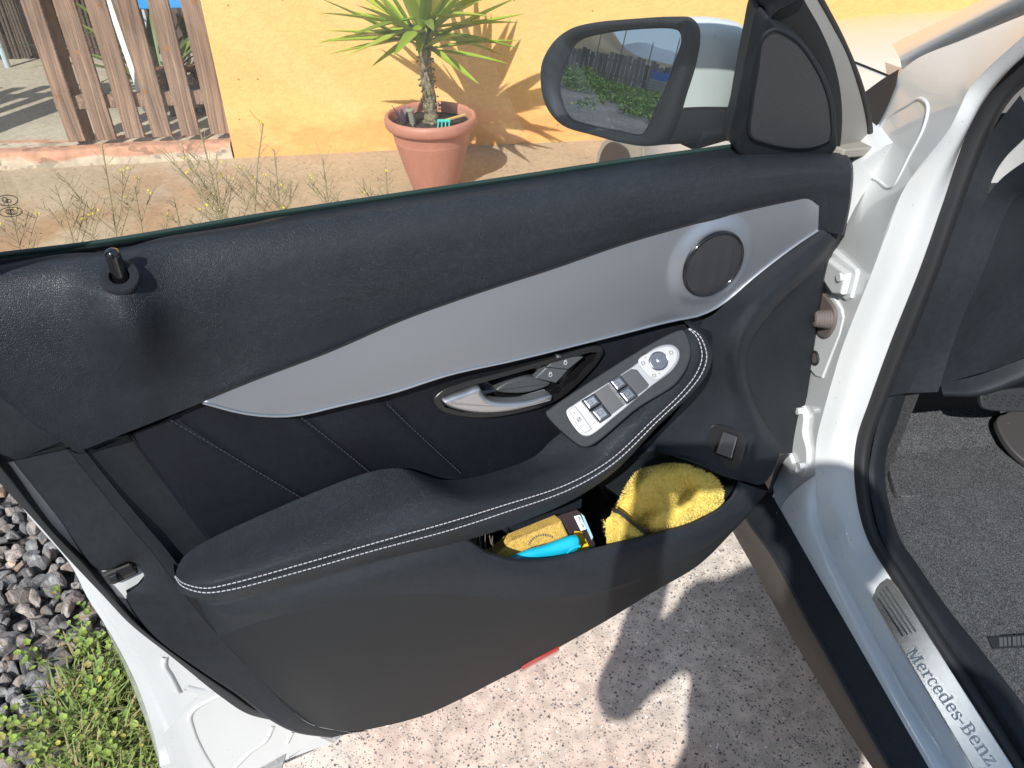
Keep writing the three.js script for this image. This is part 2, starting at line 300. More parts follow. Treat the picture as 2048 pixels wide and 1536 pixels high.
// ochre stucco wall of the house, splashed with red earth along the foot
{
  const w = thing('house_wall', 'ochre yellow stucco house wall behind the potted yucca', 'wall', CORNER.clone());
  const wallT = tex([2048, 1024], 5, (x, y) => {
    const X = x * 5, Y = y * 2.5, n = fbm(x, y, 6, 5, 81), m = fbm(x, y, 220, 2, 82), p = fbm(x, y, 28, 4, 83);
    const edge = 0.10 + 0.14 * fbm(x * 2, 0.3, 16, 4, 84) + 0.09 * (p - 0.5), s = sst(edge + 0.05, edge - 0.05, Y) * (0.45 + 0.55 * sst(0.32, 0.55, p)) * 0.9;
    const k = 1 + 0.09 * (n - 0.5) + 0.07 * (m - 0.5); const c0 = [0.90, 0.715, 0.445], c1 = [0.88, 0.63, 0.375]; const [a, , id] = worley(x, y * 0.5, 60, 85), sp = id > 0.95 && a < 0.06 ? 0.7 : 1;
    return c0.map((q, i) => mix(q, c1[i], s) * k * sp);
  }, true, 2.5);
  const wallB = tex(512, 0.5, (x, y) => 0.6 * fbm(x, y, 60, 3, 86) + 0.4 * fbm(x, y, 9, 2, 87), false);
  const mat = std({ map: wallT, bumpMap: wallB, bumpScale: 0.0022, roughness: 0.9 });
  const face = (a0, b0, a1, b1, u0) => { const rows = [0.0, 0.02, 2.8].map(y => { const o = []; for (let i = 0; i <= 40; i++) { const t = i / 40; o.push(hw(mix(a0, a1, t), y, mix(b0, b1, t))); } return o; }); const gq = gridGeo(rows); const uv = gq.attributes.uv, L = Math.hypot(a1 - a0, b1 - b0); for (let j = 0; j < 3; j++) for (let i = 0; i <= 40; i++) uv.setXY(j * 41 + i, u0 + L * i / 40, [0, 0.02, 2.8][j]); return gq; };
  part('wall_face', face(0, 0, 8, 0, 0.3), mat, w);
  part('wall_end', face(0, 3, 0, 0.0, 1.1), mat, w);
  part('coping', boxRot(-0.04, 8.04, -0.04, 0.34, 2.8, 2.88), std({ color: lin(0.5, 0.42, 0.33), roughness: 0.9 }), w);
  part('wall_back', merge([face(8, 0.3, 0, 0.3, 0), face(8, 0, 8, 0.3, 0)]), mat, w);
}
function boxRot(a0, a1, b0, b1, y0, y1, bev = 0) {
  const sx = a1 - a0, sz = b1 - b0, gq = bev ? new RoundedBoxGeometry(sx, y1 - y0, sz, 2, bev) : new THREE.BoxGeometry(sx, y1 - y0, sz);
  gq.applyMatrix4(new THREE.Matrix4().makeBasis(HE, UP, HI.clone().negate()).setPosition(hw((a0 + a1) / 2, (y0 + y1) / 2, (b0 + b1) / 2))); return gq;
}
// weathered pickets
const woodT = [0, 1, 2].map(s => tex([256, 1024], 0.09, (x, y) => {
  const wv = 0.08 * Math.sin(y * 6.283 + s) + 0.1 * (fbm(x * 0.3, y, 4, 3, 100 + s) - 0.5); const kx = 0.5 + 0.2 * s - 0.25, ky = 0.25 + 0.22 * s, kd = Math.hypot((x - kx) * 1.1, (y - ky) * 9);
  const gr = fbm(x + wv + 0.06 / (0.3 + kd) * (x < kx ? -1 : 1), y * 0.03, 32, 3, 110 + s), f0 = fbm(x, y * 0.06, 128, 2, 120 + s), n = fbm(x, y, 5, 4, 130 + s);
  let k = 0.55 + 0.36 * (gr - 0.5) + 0.12 * (f0 - 0.5) + 0.22 * (n - 0.5); const kn = sst(0.12, 0.08, kd); const c1 = [k * 0.97, k * 0.78, k * 0.65], c2 = [0.62, 0.42, 0.22]; return c1.map((q, i) => mix(q, c2[i] * (0.7 + 0.5 * gr), kn));
}, true, 0.9));
const woodM = woodT.map(t => std({ map: t, bumpMap: t, bumpScale: 0.0015, roughness: 0.85 }));
const FENCE_B = 0.06;
{
  const f = thing('picket_fence', 'weathered brown wooden picket fence beside the ochre wall', 'fence', hw(-1, 0, FENCE_B));
  const P = [[141, 170, 282, 41, 79], [198, 232, 279, 104, 140], [255, 288, 275, 166, 205], [309, 343, 273, 231, 270], [366, 399, 270, 296, 333], [425, 458, 267, 361, 405]];
  const fa = (p) => p.clone().sub(CORNER).dot(HE);
  const board = (a0, a1, t0, t1, y0, i) => {
    const th = 0.022, wd = a1 - a0, y1 = 1.25, sh = new THREE.Shape([new THREE.Vector2(0, 0), new THREE.Vector2(wd, 0), new THREE.Vector2(wd, y1 - y0), new THREE.Vector2(wd / 2, y1 - y0 + 0.04), new THREE.Vector2(0, y1 - y0)]);
    const gq = new THREE.ExtrudeGeometry(sh, { depth: th - 0.004, bevelEnabled: true, bevelThickness: 0.002, bevelSize: 0.002, bevelOffset: -0.002, bevelSegments: 1 });
    const lean = (t0 - a0) / 0.75 * 0.25; gq.applyMatrix4(new THREE.Matrix4().makeRotationZ(-Math.atan(lean) * 0.4)); gq.applyMatrix4(new THREE.Matrix4().makeBasis(HE, UP, HI.clone().negate()).setPosition(hw(a0, y0, FENCE_B + 0.011)));
    part('board', gq, woodM[i % 3], f);
  };
  P.forEach(([l, r, y, tl, tr], i) => { const q = h(l, y, FENCE_B), s = h(r, y, FENCE_B), t = h(tl, 0, FENCE_B), u = h(tr, 0, FENCE_B); board(fa(q) - .006, fa(s) + .006, fa(t) - .006, fa(u), (q.y + s.y) / 2, i); });
  const w0 = fa(h(141, 282, FENCE_B)), pitch = (fa(h(425, 267, FENCE_B)) - w0) / 5;
  const rq = h(300, 199, FENCE_B + 0.022);
  for (const y of [rq.y, rq.y + 0.68]) part('rail', boxRot(w0 - 0.02, -0.005, FENCE_B + 0.015, FENCE_B + 0.05, y - 0.033, y + 0.033, 0.003), woodM[1], f);
  part('post', boxRot(w0 + 0.01, w0 + 0.08, FENCE_B + 0.052, FENCE_B + 0.12, yardY - 0.02, 1.2, 0.004), woodM[2], f);
}
// the fence goes on beyond the open gateway
{
  const f = thing('picket_fence', 'brown wooden picket fence beyond the open gateway', 'fence', hw(-2.1, 0, FENCE_B));
  for (let i = 0; i < 9; i++) { const a = -1.40 - i * .158; part('board', boxRot(a - .088, a, FENCE_B, FENCE_B + .022, .10, 1.2 + rr(-.02, .02), .002), woodM[i % 3], f); }
  for (const y of [.3, .95]) part('rail', boxRot(-2.84, -1.38, FENCE_B + .024, FENCE_B + .058, y, y + .066, .003), woodM[1], f);
  part('post', boxRot(-1.50, -1.42, FENCE_B + .06, FENCE_B + .14, yardY - .02, 1.15, .004), woodM[0], f);
}
// spiky plant in the yard corner behind the pickets
{
  const o = hw(-.55, yardY, .95), t = thing('agave', 'dark green plant with long curved leaves behind the pickets', 'plant', o.clone());
  const ms = [[.10, .14, .03], [.16, .20, .045], [.075, .10, .03]].map(q => std({ color: lin(...q), roughness: .55 }));
  for (let i = 0; i < 26; i++) { const az = i * 2.4, el = rr(.5, 1.35), L = rr(.55, .95), hd = V(Math.cos(az), 0, Math.sin(az)), sd = V(-Math.sin(az), 0, Math.cos(az)), rows = []; let p = o.clone().addScaledVector(hd, .03), e = el; for (let k = 0; k <= 9; k++) { const u = k / 9, w = .026 * (1 - u * u) + .001, dir = hd.clone().multiplyScalar(Math.cos(e)).add(V(0, Math.sin(e), 0)), nn = dir.clone().cross(sd); rows.push([p.clone().addScaledVector(sd, -w).addScaledVector(nn, -w * .3), p.clone(), p.clone().addScaledVector(sd, w).addScaledVector(nn, -w * .3)]); p = p.clone().addScaledVector(dir, L / 9); e -= rr(.05, .16); } part('leaf', gridGeo(rows), ms[i % 3], t); }
}
// reed screen at the back of the yard
{
  const f = thing('reed_screen', 'dark brown reed screen closing the back of the yard', 'screen', hw(-3, 0, 2));
  const pos = []; const geos = []; const reed = new THREE.CylinderGeometry(0.009, 0.011, 1.9, 5, 1, true);
  for (let i = 0; i < 480; i++) { const q = reed.clone(); q.rotateZ(rr(-0.02, 0.02)); const p = hw(-6.5 + i * 0.0137 + rr(-0.004, 0.004), yardY + 0.94 + rr(-0.03, 0.03), 1.98 + rr(-0.014, 0.014)); q.translate(p.x, p.y, p.z); geos.push(q); }
  const m = part('reeds', merge(geos), std({ color: lin(0.10, 0.072, 0.054), roughness: 0.95 }), f); m.userData.kind = 'stuff';
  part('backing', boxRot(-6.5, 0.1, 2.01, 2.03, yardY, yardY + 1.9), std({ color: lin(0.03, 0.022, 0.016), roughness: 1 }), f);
}
// things standing in the yard behind the pickets
single('white_plank', (() => { const a = h(288, 196, 0.55), b = h(222, 8, 0.75); a.y = yardY + 0.02; return bar(a, b.clone().add(b.clone().sub(a).multiplyScalar(0.7)), 0.055, 0.03, HI, 0.004); })(), std({ color: lin(0.78, 0.78, 0.76), roughness: 0.6 }), 'white plank leaning behind the wooden pickets', 'plank');
{
  const t = thing('blue_canopy', 'bright blue fabric canopy on thin legs behind the pickets', 'canopy', hw(-0.6, yardY, 1.3));
  const m = std({ color: lin(0.03, 0.30, 0.72), roughness: 0.7 }), q0 = h(268, 20, 1.2), q1 = h(352, 6, 1.2), y = q0.y;
  const A = (p) => p.clone().sub(CORNER).dot(HE); const a0 = A(q0), a1 = A(q1);
  part('fabric', boxRot(a0 - 0.1, a1 + 0.1, 1.2, 1.7, y, y + 0.1, 0.01), m, t);
  for (const [a, b] of [[a0 - 0.08, 1.22], [a1 + 0.08, 1.22], [a0 - 0.08, 1.68], [a1 + 0.08, 1.68]]) part('leg', boxRot(a - 0.008, a + 0.008, b - 0.008, b + 0.008, yardY, y - 0.001), std({ color: lin(0.5, 0.52, 0.54), roughness: 0.4 }), t);
}
single('pale_post', (() => { const p = h(14, 128, 1.75); const q = new THREE.CylinderGeometry(0.018, 0.018, 1.5, 14); q.translate(p.x, yardY + 0.75, p.z); return q; })(), std({ color: lin(0.42, 0.5, 0.54), roughness: 0.5 }), 'pale grey metal post in front of the reed screen', 'post');
// hollow bricks stacked in the yard corner
{
  const bm = std({ color: lin(0.26, 0.11, 0.07), roughness: 0.95, map: yardT }); const hole = std({ color: lin(0.03, 0.015, 0.01), roughness: 1 });
  for (let r = 0; r < 2; r++) for (let i = 0; i < 2; i++) {
    const a = -0.40 + i * 0.235 - 0.06 * r, b = 0.55 + 0.01 * r, y = yardY + 0.001 + r * 0.122; const t = thing('hollow_brick', `red hollow brick ${r ? 'on top' : 'at the foot'} of the stack, ${i ? 'nearer to the ochre wall' : 'farther from the ochre wall'}`, 'brick', hw(a + 0.11, y, b), 'hollow bricks stacked in the yard');
    const sh = new THREE.Shape([new THREE.Vector2(0, 0), new THREE.Vector2(0.23, 0), new THREE.Vector2(0.23, 0.12), new THREE.Vector2(0, 0.12)]);
    for (let k = 0; k < 4; k++) for (let j = 0; j < 2; j++) { const x = 0.012 + k * 0.054, yy = 0.012 + j * 0.052; sh.holes.push(new THREE.Path([new THREE.Vector2(x, yy), new THREE.Vector2(x + 0.044, yy), new THREE.Vector2(x + 0.044, yy + 0.042), new THREE.Vector2(x, yy + 0.042)])); }
    const gq = new THREE.ExtrudeGeometry(sh, { depth: 0.11, bevelEnabled: false }); gq.applyMatrix4(new THREE.Matrix4().makeBasis(HE, UP, HI.clone().negate()).setPosition(hw(a, y, b + 0.055))); part('brick_body', gq, bm, t);
  }
}
// ---------------------------------------------------------------- the car and its open front door
const car = thing('car', 'white car with its front door wide open', 'car', HINGE.clone().setY(0));
const door = group('door', car, 'open front door with black leather trim and silver inlay');
const D = (l, w) => R3(l.map(q => q.length > 2 ? q : [q[0], q[1], w]), d);
// door-space displacement helper: push a world point inwards along the door normal
const push = (p, k) => p.addScaledVector(DN, k);
const tilt = 0.45;                                               // the glass leans in with height
const dg = (px, py, off = 0) => { const n = DN.clone().addScaledVector(UP, -tilt).normalize(); return hit(px, py, n, dw(0, 1.09, 0).addScaledVector(n, off)); };

// upper leather roll below the window
const spk = d(1423, 526, 0.071), [spX, spY] = dl(spk); const SPR = 0.0445;
const pin = d(238, 560, 0.05), [pinX, pinY] = dl(pin);
const upperRails = [
  D([[-90, 548], [0, 529], [200, 493], [495, 447], [600, 425], [1050, 358], [1200, 335], [1469, 298], [1560, 301], [1640, 303], [1692, 307]], 0.012),
  D([[-90, 566], [0, 550], [200, 515], [495, 466], [600, 449], [1050, 381], [1200, 358], [1469, 320], [1560, 318], [1640, 318], [1699, 324]], 0.041),
  D([[-90, 640], [0, 640], [200, 600], [495, 540], [600, 515], [1050, 425], [1200, 400], [1469, 360], [1560, 350], [1640, 345], [1703, 346]], 0.062),
  D([[-60, 720], [40, 740], [210, 715], [495, 640], [600, 602], [1050, 485], [1200, 445], [1469, 392], [1560, 373], [1640, 366], [1701, 368]], 0.066),
  D([[-10, 785], [70, 835], [215, 800], [495, 700], [600, 655], [1050, 525], [1200, 480], [1469, 412], [1560, 394], [1640, 390], [1699, 400]], 0.064),
  D([[112, 878], [155, 899], [235, 872], [430, 795], [600, 727], [1050, 566], [1200, 512], [1469, 436], [1560, 430], [1648, 462], [1684, 470]], 0.060)];
const upperMesh = part('upper_trim', loft(upperRails, 240, 14, { matched: true, disp: (p) => {
  const [x, y] = dl(p), dx = (x - pinX) / 0.03, dy = pinY - y;
  const k = Math.exp(-dx * dx) * sst(-0.034, -0.002, dy) * (1 - sst(0.012, 0.12, dy)); push(p, 0.034 * k); const r = Math.hypot(x - spX, y - spY) / SPR; push(p, 0.006 * sst(1.5, 1.0, r));
} }), M.leather, door);
part('trim_edge', loft([D([[1692, 307], [1699, 324], [1703, 346], [1701, 368], [1699, 400], [1684, 470]], 0.0602).map((p, i) => d(...[[1692, 307, 0.012], [1699, 324, 0.041], [1703, 346, 0.062], [1701, 368, 0.066], [1699, 400, 0.064], [1684, 470, 0.060]][i])), D([[1705, 312], [1709, 330], [1711, 350], [1708, 372], [1704, 400], [1690, 472]], -0.01)], 20, 3), M.softplastic, door);
// lock pin and its seat
{
  const seat = d(240, 552, 0.062), pl = group('lock_pin', car); const fr = frame(seat, DU, UP.clone().addScaledVector(DN, 0.0)); 
  const up = V(0, 1, 0), q = new THREE.LatheGeometry([[0.0001, 0.0275], [0.003, 0.0270], [0.0052, 0.0254], [0.0064, 0.0225], [0.0067, 0.018], [0.0067, 0.0], [0.0065, -0.03]].map(a => new THREE.Vector2(...a)), 24);
  const base = onMesh(upperMesh, 240, 552, .002); q.translate(base.x, base.y, base.z); part('pin', q, M.blackgloss, pl);
  const ring = new THREE.LatheGeometry([[0.0085, -0.012], [0.0085, 0.0005], [0.0095, 0.0016], [0.0145, 0.0014], [0.0165, 0.0002], [0.0172, -0.004]].map(a => new THREE.Vector2(...a)), 36);
  ring.rotateX(0.62); ring.rotateY(Math.atan2(DN.x, DN.z)); ring.translate(base.x, base.y + .002, base.z); ring.translate(DN.x * .004, 0, DN.z * .004); part('seat_ring', ring, M.softplastic, pl);
}
// silver inlay with the raised speaker surround
const silTop = [[404, 805], [430, 794], [522, 757], [662, 704], [800, 644], [900, 607], [1000, 573], [1100, 541], [1250, 489], [1342, 462], [1434, 437], [1525, 415], [1594, 401], [1616, 398], [1631, 401], [1638, 412]];
const silBot = [[406, 806], [422, 810], [465, 822], [519, 831], [590, 831], [680, 811], [787, 785], [900, 749], [1022, 722], [1206, 677], [1342, 643], [1399, 631], [1434, 615], [1457, 599], [1502, 560], [1548, 523], [1594, 489], [1636, 461]];
const spDisp = (p) => { const [x, y] = dl(p), r = Math.hypot(x - spX, y - spY) / SPR; push(p, 0.006 * sst(1.5, 1.0, r)); };
{
  const n = 30, tp = sampleRail(D(silTop, 0.066), n), bt = sampleRail(D(silBot, 0.068), n), md = tp.map((p, i) => push(p.clone().lerp(bt[i], 0.5), 0.0025 * Math.sin(Math.PI * i / (n - 1))));
  part('silver_inlay', loft([tp, md, bt], 260, 26, { disp: spDisp, matched: true }), M.silver, door, 'brushed silver inlay sweeping across the door trim');
  part('inlay_bead', polyTube(D(silBot, 0.069).map(p => { spDisp(p); return p; }), 0.0015, 8), M.satin, door);
  part('inlay_gap', polyTube(D(silTop, 0.063), 0.0032, 6), M.gap, door);
}
// speaker grille with ring
{
  const sp = group('speaker', car, 'round black speaker grille in the silver inlay'), nrm = DN.clone().addScaledVector(UP, 0.10).normalize();
  const fr = frame(spk.clone().addScaledVector(DN, 0.004), DU.clone().negate(), UP); const mt = fr.m;
  const meshT = tex(512, null, (x, y) => { const X = (x - 0.5) * 2, Y = (y - 0.5) * 2, k = 19; const u = X * k + 0.5 * Math.sin(Y * 7) , w = Y * k * 1.25 + 1.5 * Math.abs(Math.sin(X * 6.5)) * (1 - .5 * Math.abs(Y)); const row = Math.floor(w), fu = u + (row & 1 ? 0.5 : 0), a = fu - Math.floor(fu) - 0.5, b = w - row - 0.5; return 0.12 + 0.88 * sst(0.26, 0.46, Math.hypot(a, b)) ; }, false);
  const dome = new THREE.CircleGeometry(SPR * 0.955, 72, 0); const dg2 = new THREE.SphereGeometry(0.2, 64, 24, 0, 6.2832, 0, Math.asin(SPR * 0.955 / 0.2)); dg2.rotateX(Math.PI / 2); dg2.translate(0, 0, -0.2 + 0.006);
  { const q = dg2.attributes.position, uv = []; for (let i = 0; i < q.count; i++) uv.push(q.getX(i) / SPR / 2 + 0.5, q.getY(i) / SPR / 2 + 0.5); dg2.setAttribute('uv', new THREE.Float32BufferAttribute(uv, 2)); }
  dg2.applyMatrix4(mt); const mc = tex(512, null, (x, y) => 0.5, true);
  part('grille', dg2, std({ color: lin(0.05, 0.052, 0.056), map: meshT, bumpMap: meshT, bumpScale: 0.001, roughness: 0.5 }), sp);
  const ring = new THREE.TorusGeometry(SPR * 0.975, 0.0024, 12, 90); ring.scale(1, 1, 1.4); ring.applyMatrix4(mt); part('grille_ring', ring, M.blackgloss, sp);
}
// quilted insert, cut out for the handle recess
const recessRim = [[866, 800], [880, 782], [930, 762], [1000, 744], [1100, 716], [1180, 692], [1201, 692], [1206, 702], [1196, 722], [1160, 762], [1125, 792], [1100, 806], [1050, 822], [980, 834], [920, 832], [880, 820]];
const recessIn = [[876, 800], [890, 785], [935, 768], [1000, 750], [1100, 722], [1178, 700], [1194, 700], [1196, 706], [1186, 722], [1152, 758], [1118, 786], [1095, 799], [1045, 814], [978, 826], [922, 825], [886, 815]];
const recessCut = recessIn.map((q, i) => [mix(q[0], recessRim[i][0], .45), mix(q[1], recessRim[i][1], .45)]);
const insTop = [[262, 868], [339, 838], [405, 808], [470, 815], [590, 820], [680, 800], [787, 775], [900, 740], [1022, 712], [1206, 668], [1310, 642], [1432, 612]];
const insBot = [[424, 1080], [500, 1052], [606, 1000], [680, 972], [744, 950], [800, 945], [870, 965], [940, 968], [1060, 930], [1112, 880], [1250, 800], [1435, 690]];
const insMid = insTop.map((q, i) => [mix(q[0], insBot[i][0], 0.5), mix(q[1], insBot[i][1], 0.5)]);
const seams = [[[339, 838], [470, 915], [604, 996]], [[600, 833], [670, 887], [744, 948]], [[772, 806], [848, 878], [922, 946]]].map(s => s.map(q => d(q[0], q[1], 0.056)));
const seam2 = seams.map(s => { const a = dl(s[0]), b = dl(s[2]); return [a, b]; });
part('insert', loft([D(insTop, 0.05), D(insMid, 0.058), D(insBot, 0.055)], 420, 46, { matched: true, disp: (p) => {
  const [x, y] = dl(p); let m = 9; for (const [a, b] of seam2) { const vx = b[0] - a[0], vy = b[1] - a[1], t = ((x - a[0]) * vx + (y - a[1]) * vy) / (vx * vx + vy * vy), e = Math.hypot(x - a[0] - t * vx, y - a[1] - t * vy); m = Math.min(m, e); } push(p, -0.0035 * Math.exp(-m * m / (0.0055 * 0.0055))); const [qx, qy] = toPx(p); if (inside(qx, qy, recessCut)) push(p, -0.04);
} }), M.insert, door, 'dark quilted leather insert with three sewn seams');
part('insert_side', loft([D([[262, 868], [340, 970], [424, 1080]], 0.052), D([[255, 872], [332, 976], [414, 1086]], 0.035)], 20, 2), M.insert, door);
{
  const st = []; for (const s of seams) { const k = curve(s), L = k.getLength(), n = Math.floor(L / 0.0058); for (let i = 0; i < n; i++) { const a = k.getPointAt((i + 0.2) / n), b = k.getPointAt((i + 0.8) / n); st.push(new THREE.TubeGeometry(new THREE.LineCurve3(push(a, 0.0010), push(b, 0.0010)), 1, 0.0006, 5)); } }
  part('insert_stitching', st, M.darkstitch, door);
}
// rear bezel of the trim
const bezOut = [[30, 922, .03], [120, 1035, .032], [192, 1134, .034], [214, 1140, .034], [262, 1122, .04], [281, 1130, .044], [292, 1152, .046], [276, 1172, .042], [256, 1188, .038], [260, 1206, .036], [308, 1269, .04], [410, 1344, .045], [478, 1388, .05], [547, 1440, .058], [598, 1464, .066], [668, 1474, .08]];
const bezIn = [[134, 899, .058], [215, 1000, .06], [270, 1065, .062], [285, 1082, .062], [301, 1101, .062], [318, 1123, .063], [338, 1150, .064], [355, 1172, .064], [372, 1194, .065], [392, 1218, .066], [410, 1241, .067], [480, 1318, .069], [513, 1351, .071], [581, 1419, .076], [625, 1450, .08], [705, 1466, .088]];
part('rear_bezel', loft([D(bezOut), D(bezOut.map((q, i) => [mix(q[0], bezIn[i][0], .75), mix(q[1], bezIn[i][1], .75), mix(q[2], bezIn[i][2], .9)])), D(bezIn)], 140, 6, { matched: true }), M.plastic, door);
part('bezel_fill', loft([D(bezIn).map(p => push(p, -.0004)), D(bezIn.map(q => [q[0] + 30, q[1] - 4, q[2] - .004]))], 120, 2, { matched: true }), M.plastic, door);
part('bezel_return', loft([D(bezOut), D(bezOut.map(q => [q[0] - 4, q[1] + 2, q[2] - 0.02]))], 140, 2, { matched: true }), M.plastic, door);
part('bezel_top', loft([D([[30, 922, .03], [80, 908, .045], [134, 899, .058], [160, 908, .057], [262, 869, .036]]), D([[26, 916, .0], [78, 900, .0], [131, 890, .0], [158, 898, 0], [262, 860, .0]])], 20, 2, { matched: true }), M.plastic, door);
part('bezel_inner', loft([D([[134, 899, .058], [215, 1000, .06], [301, 1101, .062], [355, 1172, .064], [410, 1241, .067]]), D([[200, 884, .045], [280, 985, .045], [360, 1090, .046], [392, 1150, .05], [440, 1215, .055]]), D([[264, 868, .038], [340, 970, .038], [426, 1082, .04], [450, 1130, .042], [480, 1180, .045]])], 60, 6, { matched: true }), M.plastic, door);
// armrest
const stitchPx = [[350, 1152, .085], [368, 1169, .108], [411, 1180, .128], [465, 1171, .138], [608, 1133, .142], [751, 1092, .144], [903, 1049, .145], [1005, 1015, .145], [1142, 969, .144], [1227, 920, .142], [1314, 839, .135], [1373, 782, .126], [1400, 745, .119], [1409, 715, .112], [1404, 690, .104], [1393, 670, .095], [1376, 657, .085]];
const armIn = [[353, 1140, .070], [368, 1113, .068], [400, 1089, .066], [440, 1068, .064], [606, 994, .064], [744, 943, .064], [800, 937, .068], [895, 960, .068], [985, 945, .068], [1070, 912, .07], [1104, 880, .074], [1150, 845, .078], [1220, 790, .078], [1280, 740, .078], [1320, 706, .077], [1345, 684, .077], [1364, 662, .076]];
const midArm = (t, k) => armIn.map((q, i) => { const s = stitchPx[i]; return d(mix(q[0], s[0], t), mix(q[1], s[1], t), mix(q[2], s[2], t) + k * Math.min(1, Math.hypot(q[0] - s[0], q[1] - s[1]) / 110)); });
const armrest = group('armrest', car, 'padded leather armrest with double white stitching');
part('cushion', loft([D(armIn), midArm(.3, .006), midArm(.62, .012), midArm(.86, .010), D(stitchPx)], 260, 7, { matched: true }), M.leather, armrest);
const bandBot = [[350, 1156, .082], [356, 1180, .098], [393, 1198, .118], [440, 1204, .13], [608, 1162, .137], [751, 1122, .139], [903, 1088, .140], [1005, 1058, .140], [1142, 1001, .139], [1227, 945, .137], [1320, 848, .130], [1385, 786, .120], [1414, 748, .113], [1424, 715, .106], [1418, 686, .098], [1404, 664, .09], [1380, 655, .08]];
part('side_band', loft([D(stitchPx), stitchPx.map((q, i) => d(mix(q[0], bandBot[i][0], .5), mix(q[1], bandBot[i][1], .5), mix(q[2], bandBot[i][2], .5) + .004)), D(bandBot)], 260, 5, { matched: true }), M.leather, armrest);
part('underside', loft([D(bandBot), D(bandBot).map((p) => { const [x, y, w] = dl(p); return dw(x, y + 0.002, 0.045); })], 160, 3, { matched: true }), M.softplastic, armrest);
{
  const geos = []; const k = curve(D(stitchPx)), k2 = curve(stitchPx.map((q, i) => d(mix(q[0], bandBot[i][0], .26), mix(q[1], bandBot[i][1], .26), mix(q[2], bandBot[i][2], .26) + .0028))), k0 = curve(midArm(.955, .006));
  const run = (kk, off) => { const L = kk.getLength(), n = Math.floor(L / 0.0056); kk.arcLengthDivisions = 900; for (let i = 0; i < n; i++) { const a = kk.getPointAt((i + .13) / n).addScaledVector(DN, off).add(V(0, off * .7, 0)), b = kk.getPointAt((i + .85) / n).addScaledVector(DN, off).add(V(0, off * .7, 0)); geos.push(new THREE.TubeGeometry(new THREE.LineCurve3(a, b), 1, 0.00075, 5)); } };
  run(k0, 0.0008); run(k2, 0.0006);
  part('stitching', geos, M.stitch, armrest, 'double row of white stitching along the armrest edge');
  part('seam_line', tube(D(stitchPx).map(p => p.addScaledVector(DN, -0.0005)), 0.0011, 260, 6), M.gap, armrest);
}
// lower trim and map pocket, its plastic scuffed by shoes
{
  const W2 = 1024, dat = new Float32Array(W2 * W2).fill(.84); for (let i = 0; i < W2 * W2; i++) { const x = (i % W2) / W2, y = Math.floor(i / W2) / W2; dat[i] += .14 * (fbm(x, y, 4, 5, 201) - .5) + .05 * (hsh(i, 1, 2) - .5); }
  const seg = (x0, y0, x1, y1, v, wd) => { const L = Math.hypot(x1 - x0, y1 - y0), n = Math.ceil(L); for (let k = 0; k <= n; k++) for (let q = 0; q < wd; q++) { const X = Math.floor(mix(x0, x1, k / n)), Y = Math.floor(mix(y0, y1, k / n)) + q; if (X >= 0 && Y >= 0 && X < W2 && Y < W2 && hsh(X, Y, 9) > .3) dat[Y * W2 + X] += v; } };
  for (let i = 0; i < 46; i++) { const x = rr(0, W2), y = rr(0, W2), a = rr(-.6, .6) + (rnd() < .3 ? 1.5 : 0), l = rr(8, 70); seg(x, y, x + l * Math.cos(a), y + l * Math.sin(a), rr(.05, .3), 1); }
  for (let i = 0; i < 12; i++) { const x = 430 + rr(0, 90), y = 260 + i * 9; seg(x - 30, y, x + rr(20, 60), y - rr(2, 14), rr(.08, .22), 1); }
  for (let k = 0; k < 60; k++) { const t = k / 60; seg(425 + 50 * t * t, 240 + 150 * t, 425 + 50 * (t + .017) ** 2, 242.5 + 150 * t, .4, 1); }
  for (let i = 0; i < 500; i++) { const o = Math.floor(rnd() * W2 * W2); dat[o] += rr(.1, .8); }
  M.lower = phy({ specularIntensity: 0.6, color: lin(0.026, 0.029, 0.032), map: tex(W2, 1.0, (x, y) => { const v = dat[Math.floor(y * W2) * W2 + Math.floor(x * W2)]; return [v, v, v]; }), roughness: .58, bumpMap: fineT, bumpScale: .0001 });
}
const lowA = [[392, 1196, .072], [430, 1211, .104], [600, 1168, .128], [800, 1112, .134], [925, 1080, .137], [975, 1108, .142], [1040, 1124, .146], [1100, 1122, .146], [1180, 1105, .144], [1300, 1075, .139], [1400, 1045, .128], [1462, 1003, .11], [1482, 965, .092]];
const lowB = [[412, 1232, .068], [470, 1232, .112], [610, 1195, .134], [800, 1145, .142], [930, 1125, .147], [990, 1140, .151], [1050, 1148, .153], [1110, 1145, .153], [1190, 1128, .150], [1310, 1095, .146], [1415, 1062, .135], [1480, 1018, .115], [1502, 972, .094]];
const lowC = [[438, 1274, .069], [520, 1243, .116], [650, 1212, .134], [800, 1190, .142], [930, 1190, .146], [1000, 1198, .148], [1060, 1200, .149], [1130, 1195, .148], [1210, 1180, .147], [1320, 1140, .143], [1425, 1085, .133], [1495, 1024, .112], [1514, 976, .094]];
const lowD = [[540, 1378, .073], [620, 1340, .118], [720, 1310, .13], [830, 1290, .134], [930, 1270, .136], [1000, 1255, .136], [1070, 1240, .136], [1140, 1215, .135], [1230, 1180, .134], [1335, 1135, .13], [1435, 1080, .121], [1504, 1022, .104], [1526, 980, .09]];
const lowE = [[632, 1453, .080], [700, 1463, .092], [765, 1453, .096], [850, 1430, .099], [930, 1394, .102], [990, 1363, .104], [1060, 1328, .105], [1125, 1291, .106], [1215, 1240, .107], [1310, 1182, .106], [1400, 1128, .1], [1486, 1040, .09], [1536, 982, .08]];
part('pocket_front', loft([D(lowA), D(lowB), D(lowC)], 200, 10, { matched: true }), M.softplastic, door);
part('lower_panel', loft([D(lowC).map(p => push(p, -0.0012)), D(lowD), D(lowE)], 200, 12, { matched: true }), M.lower, door);
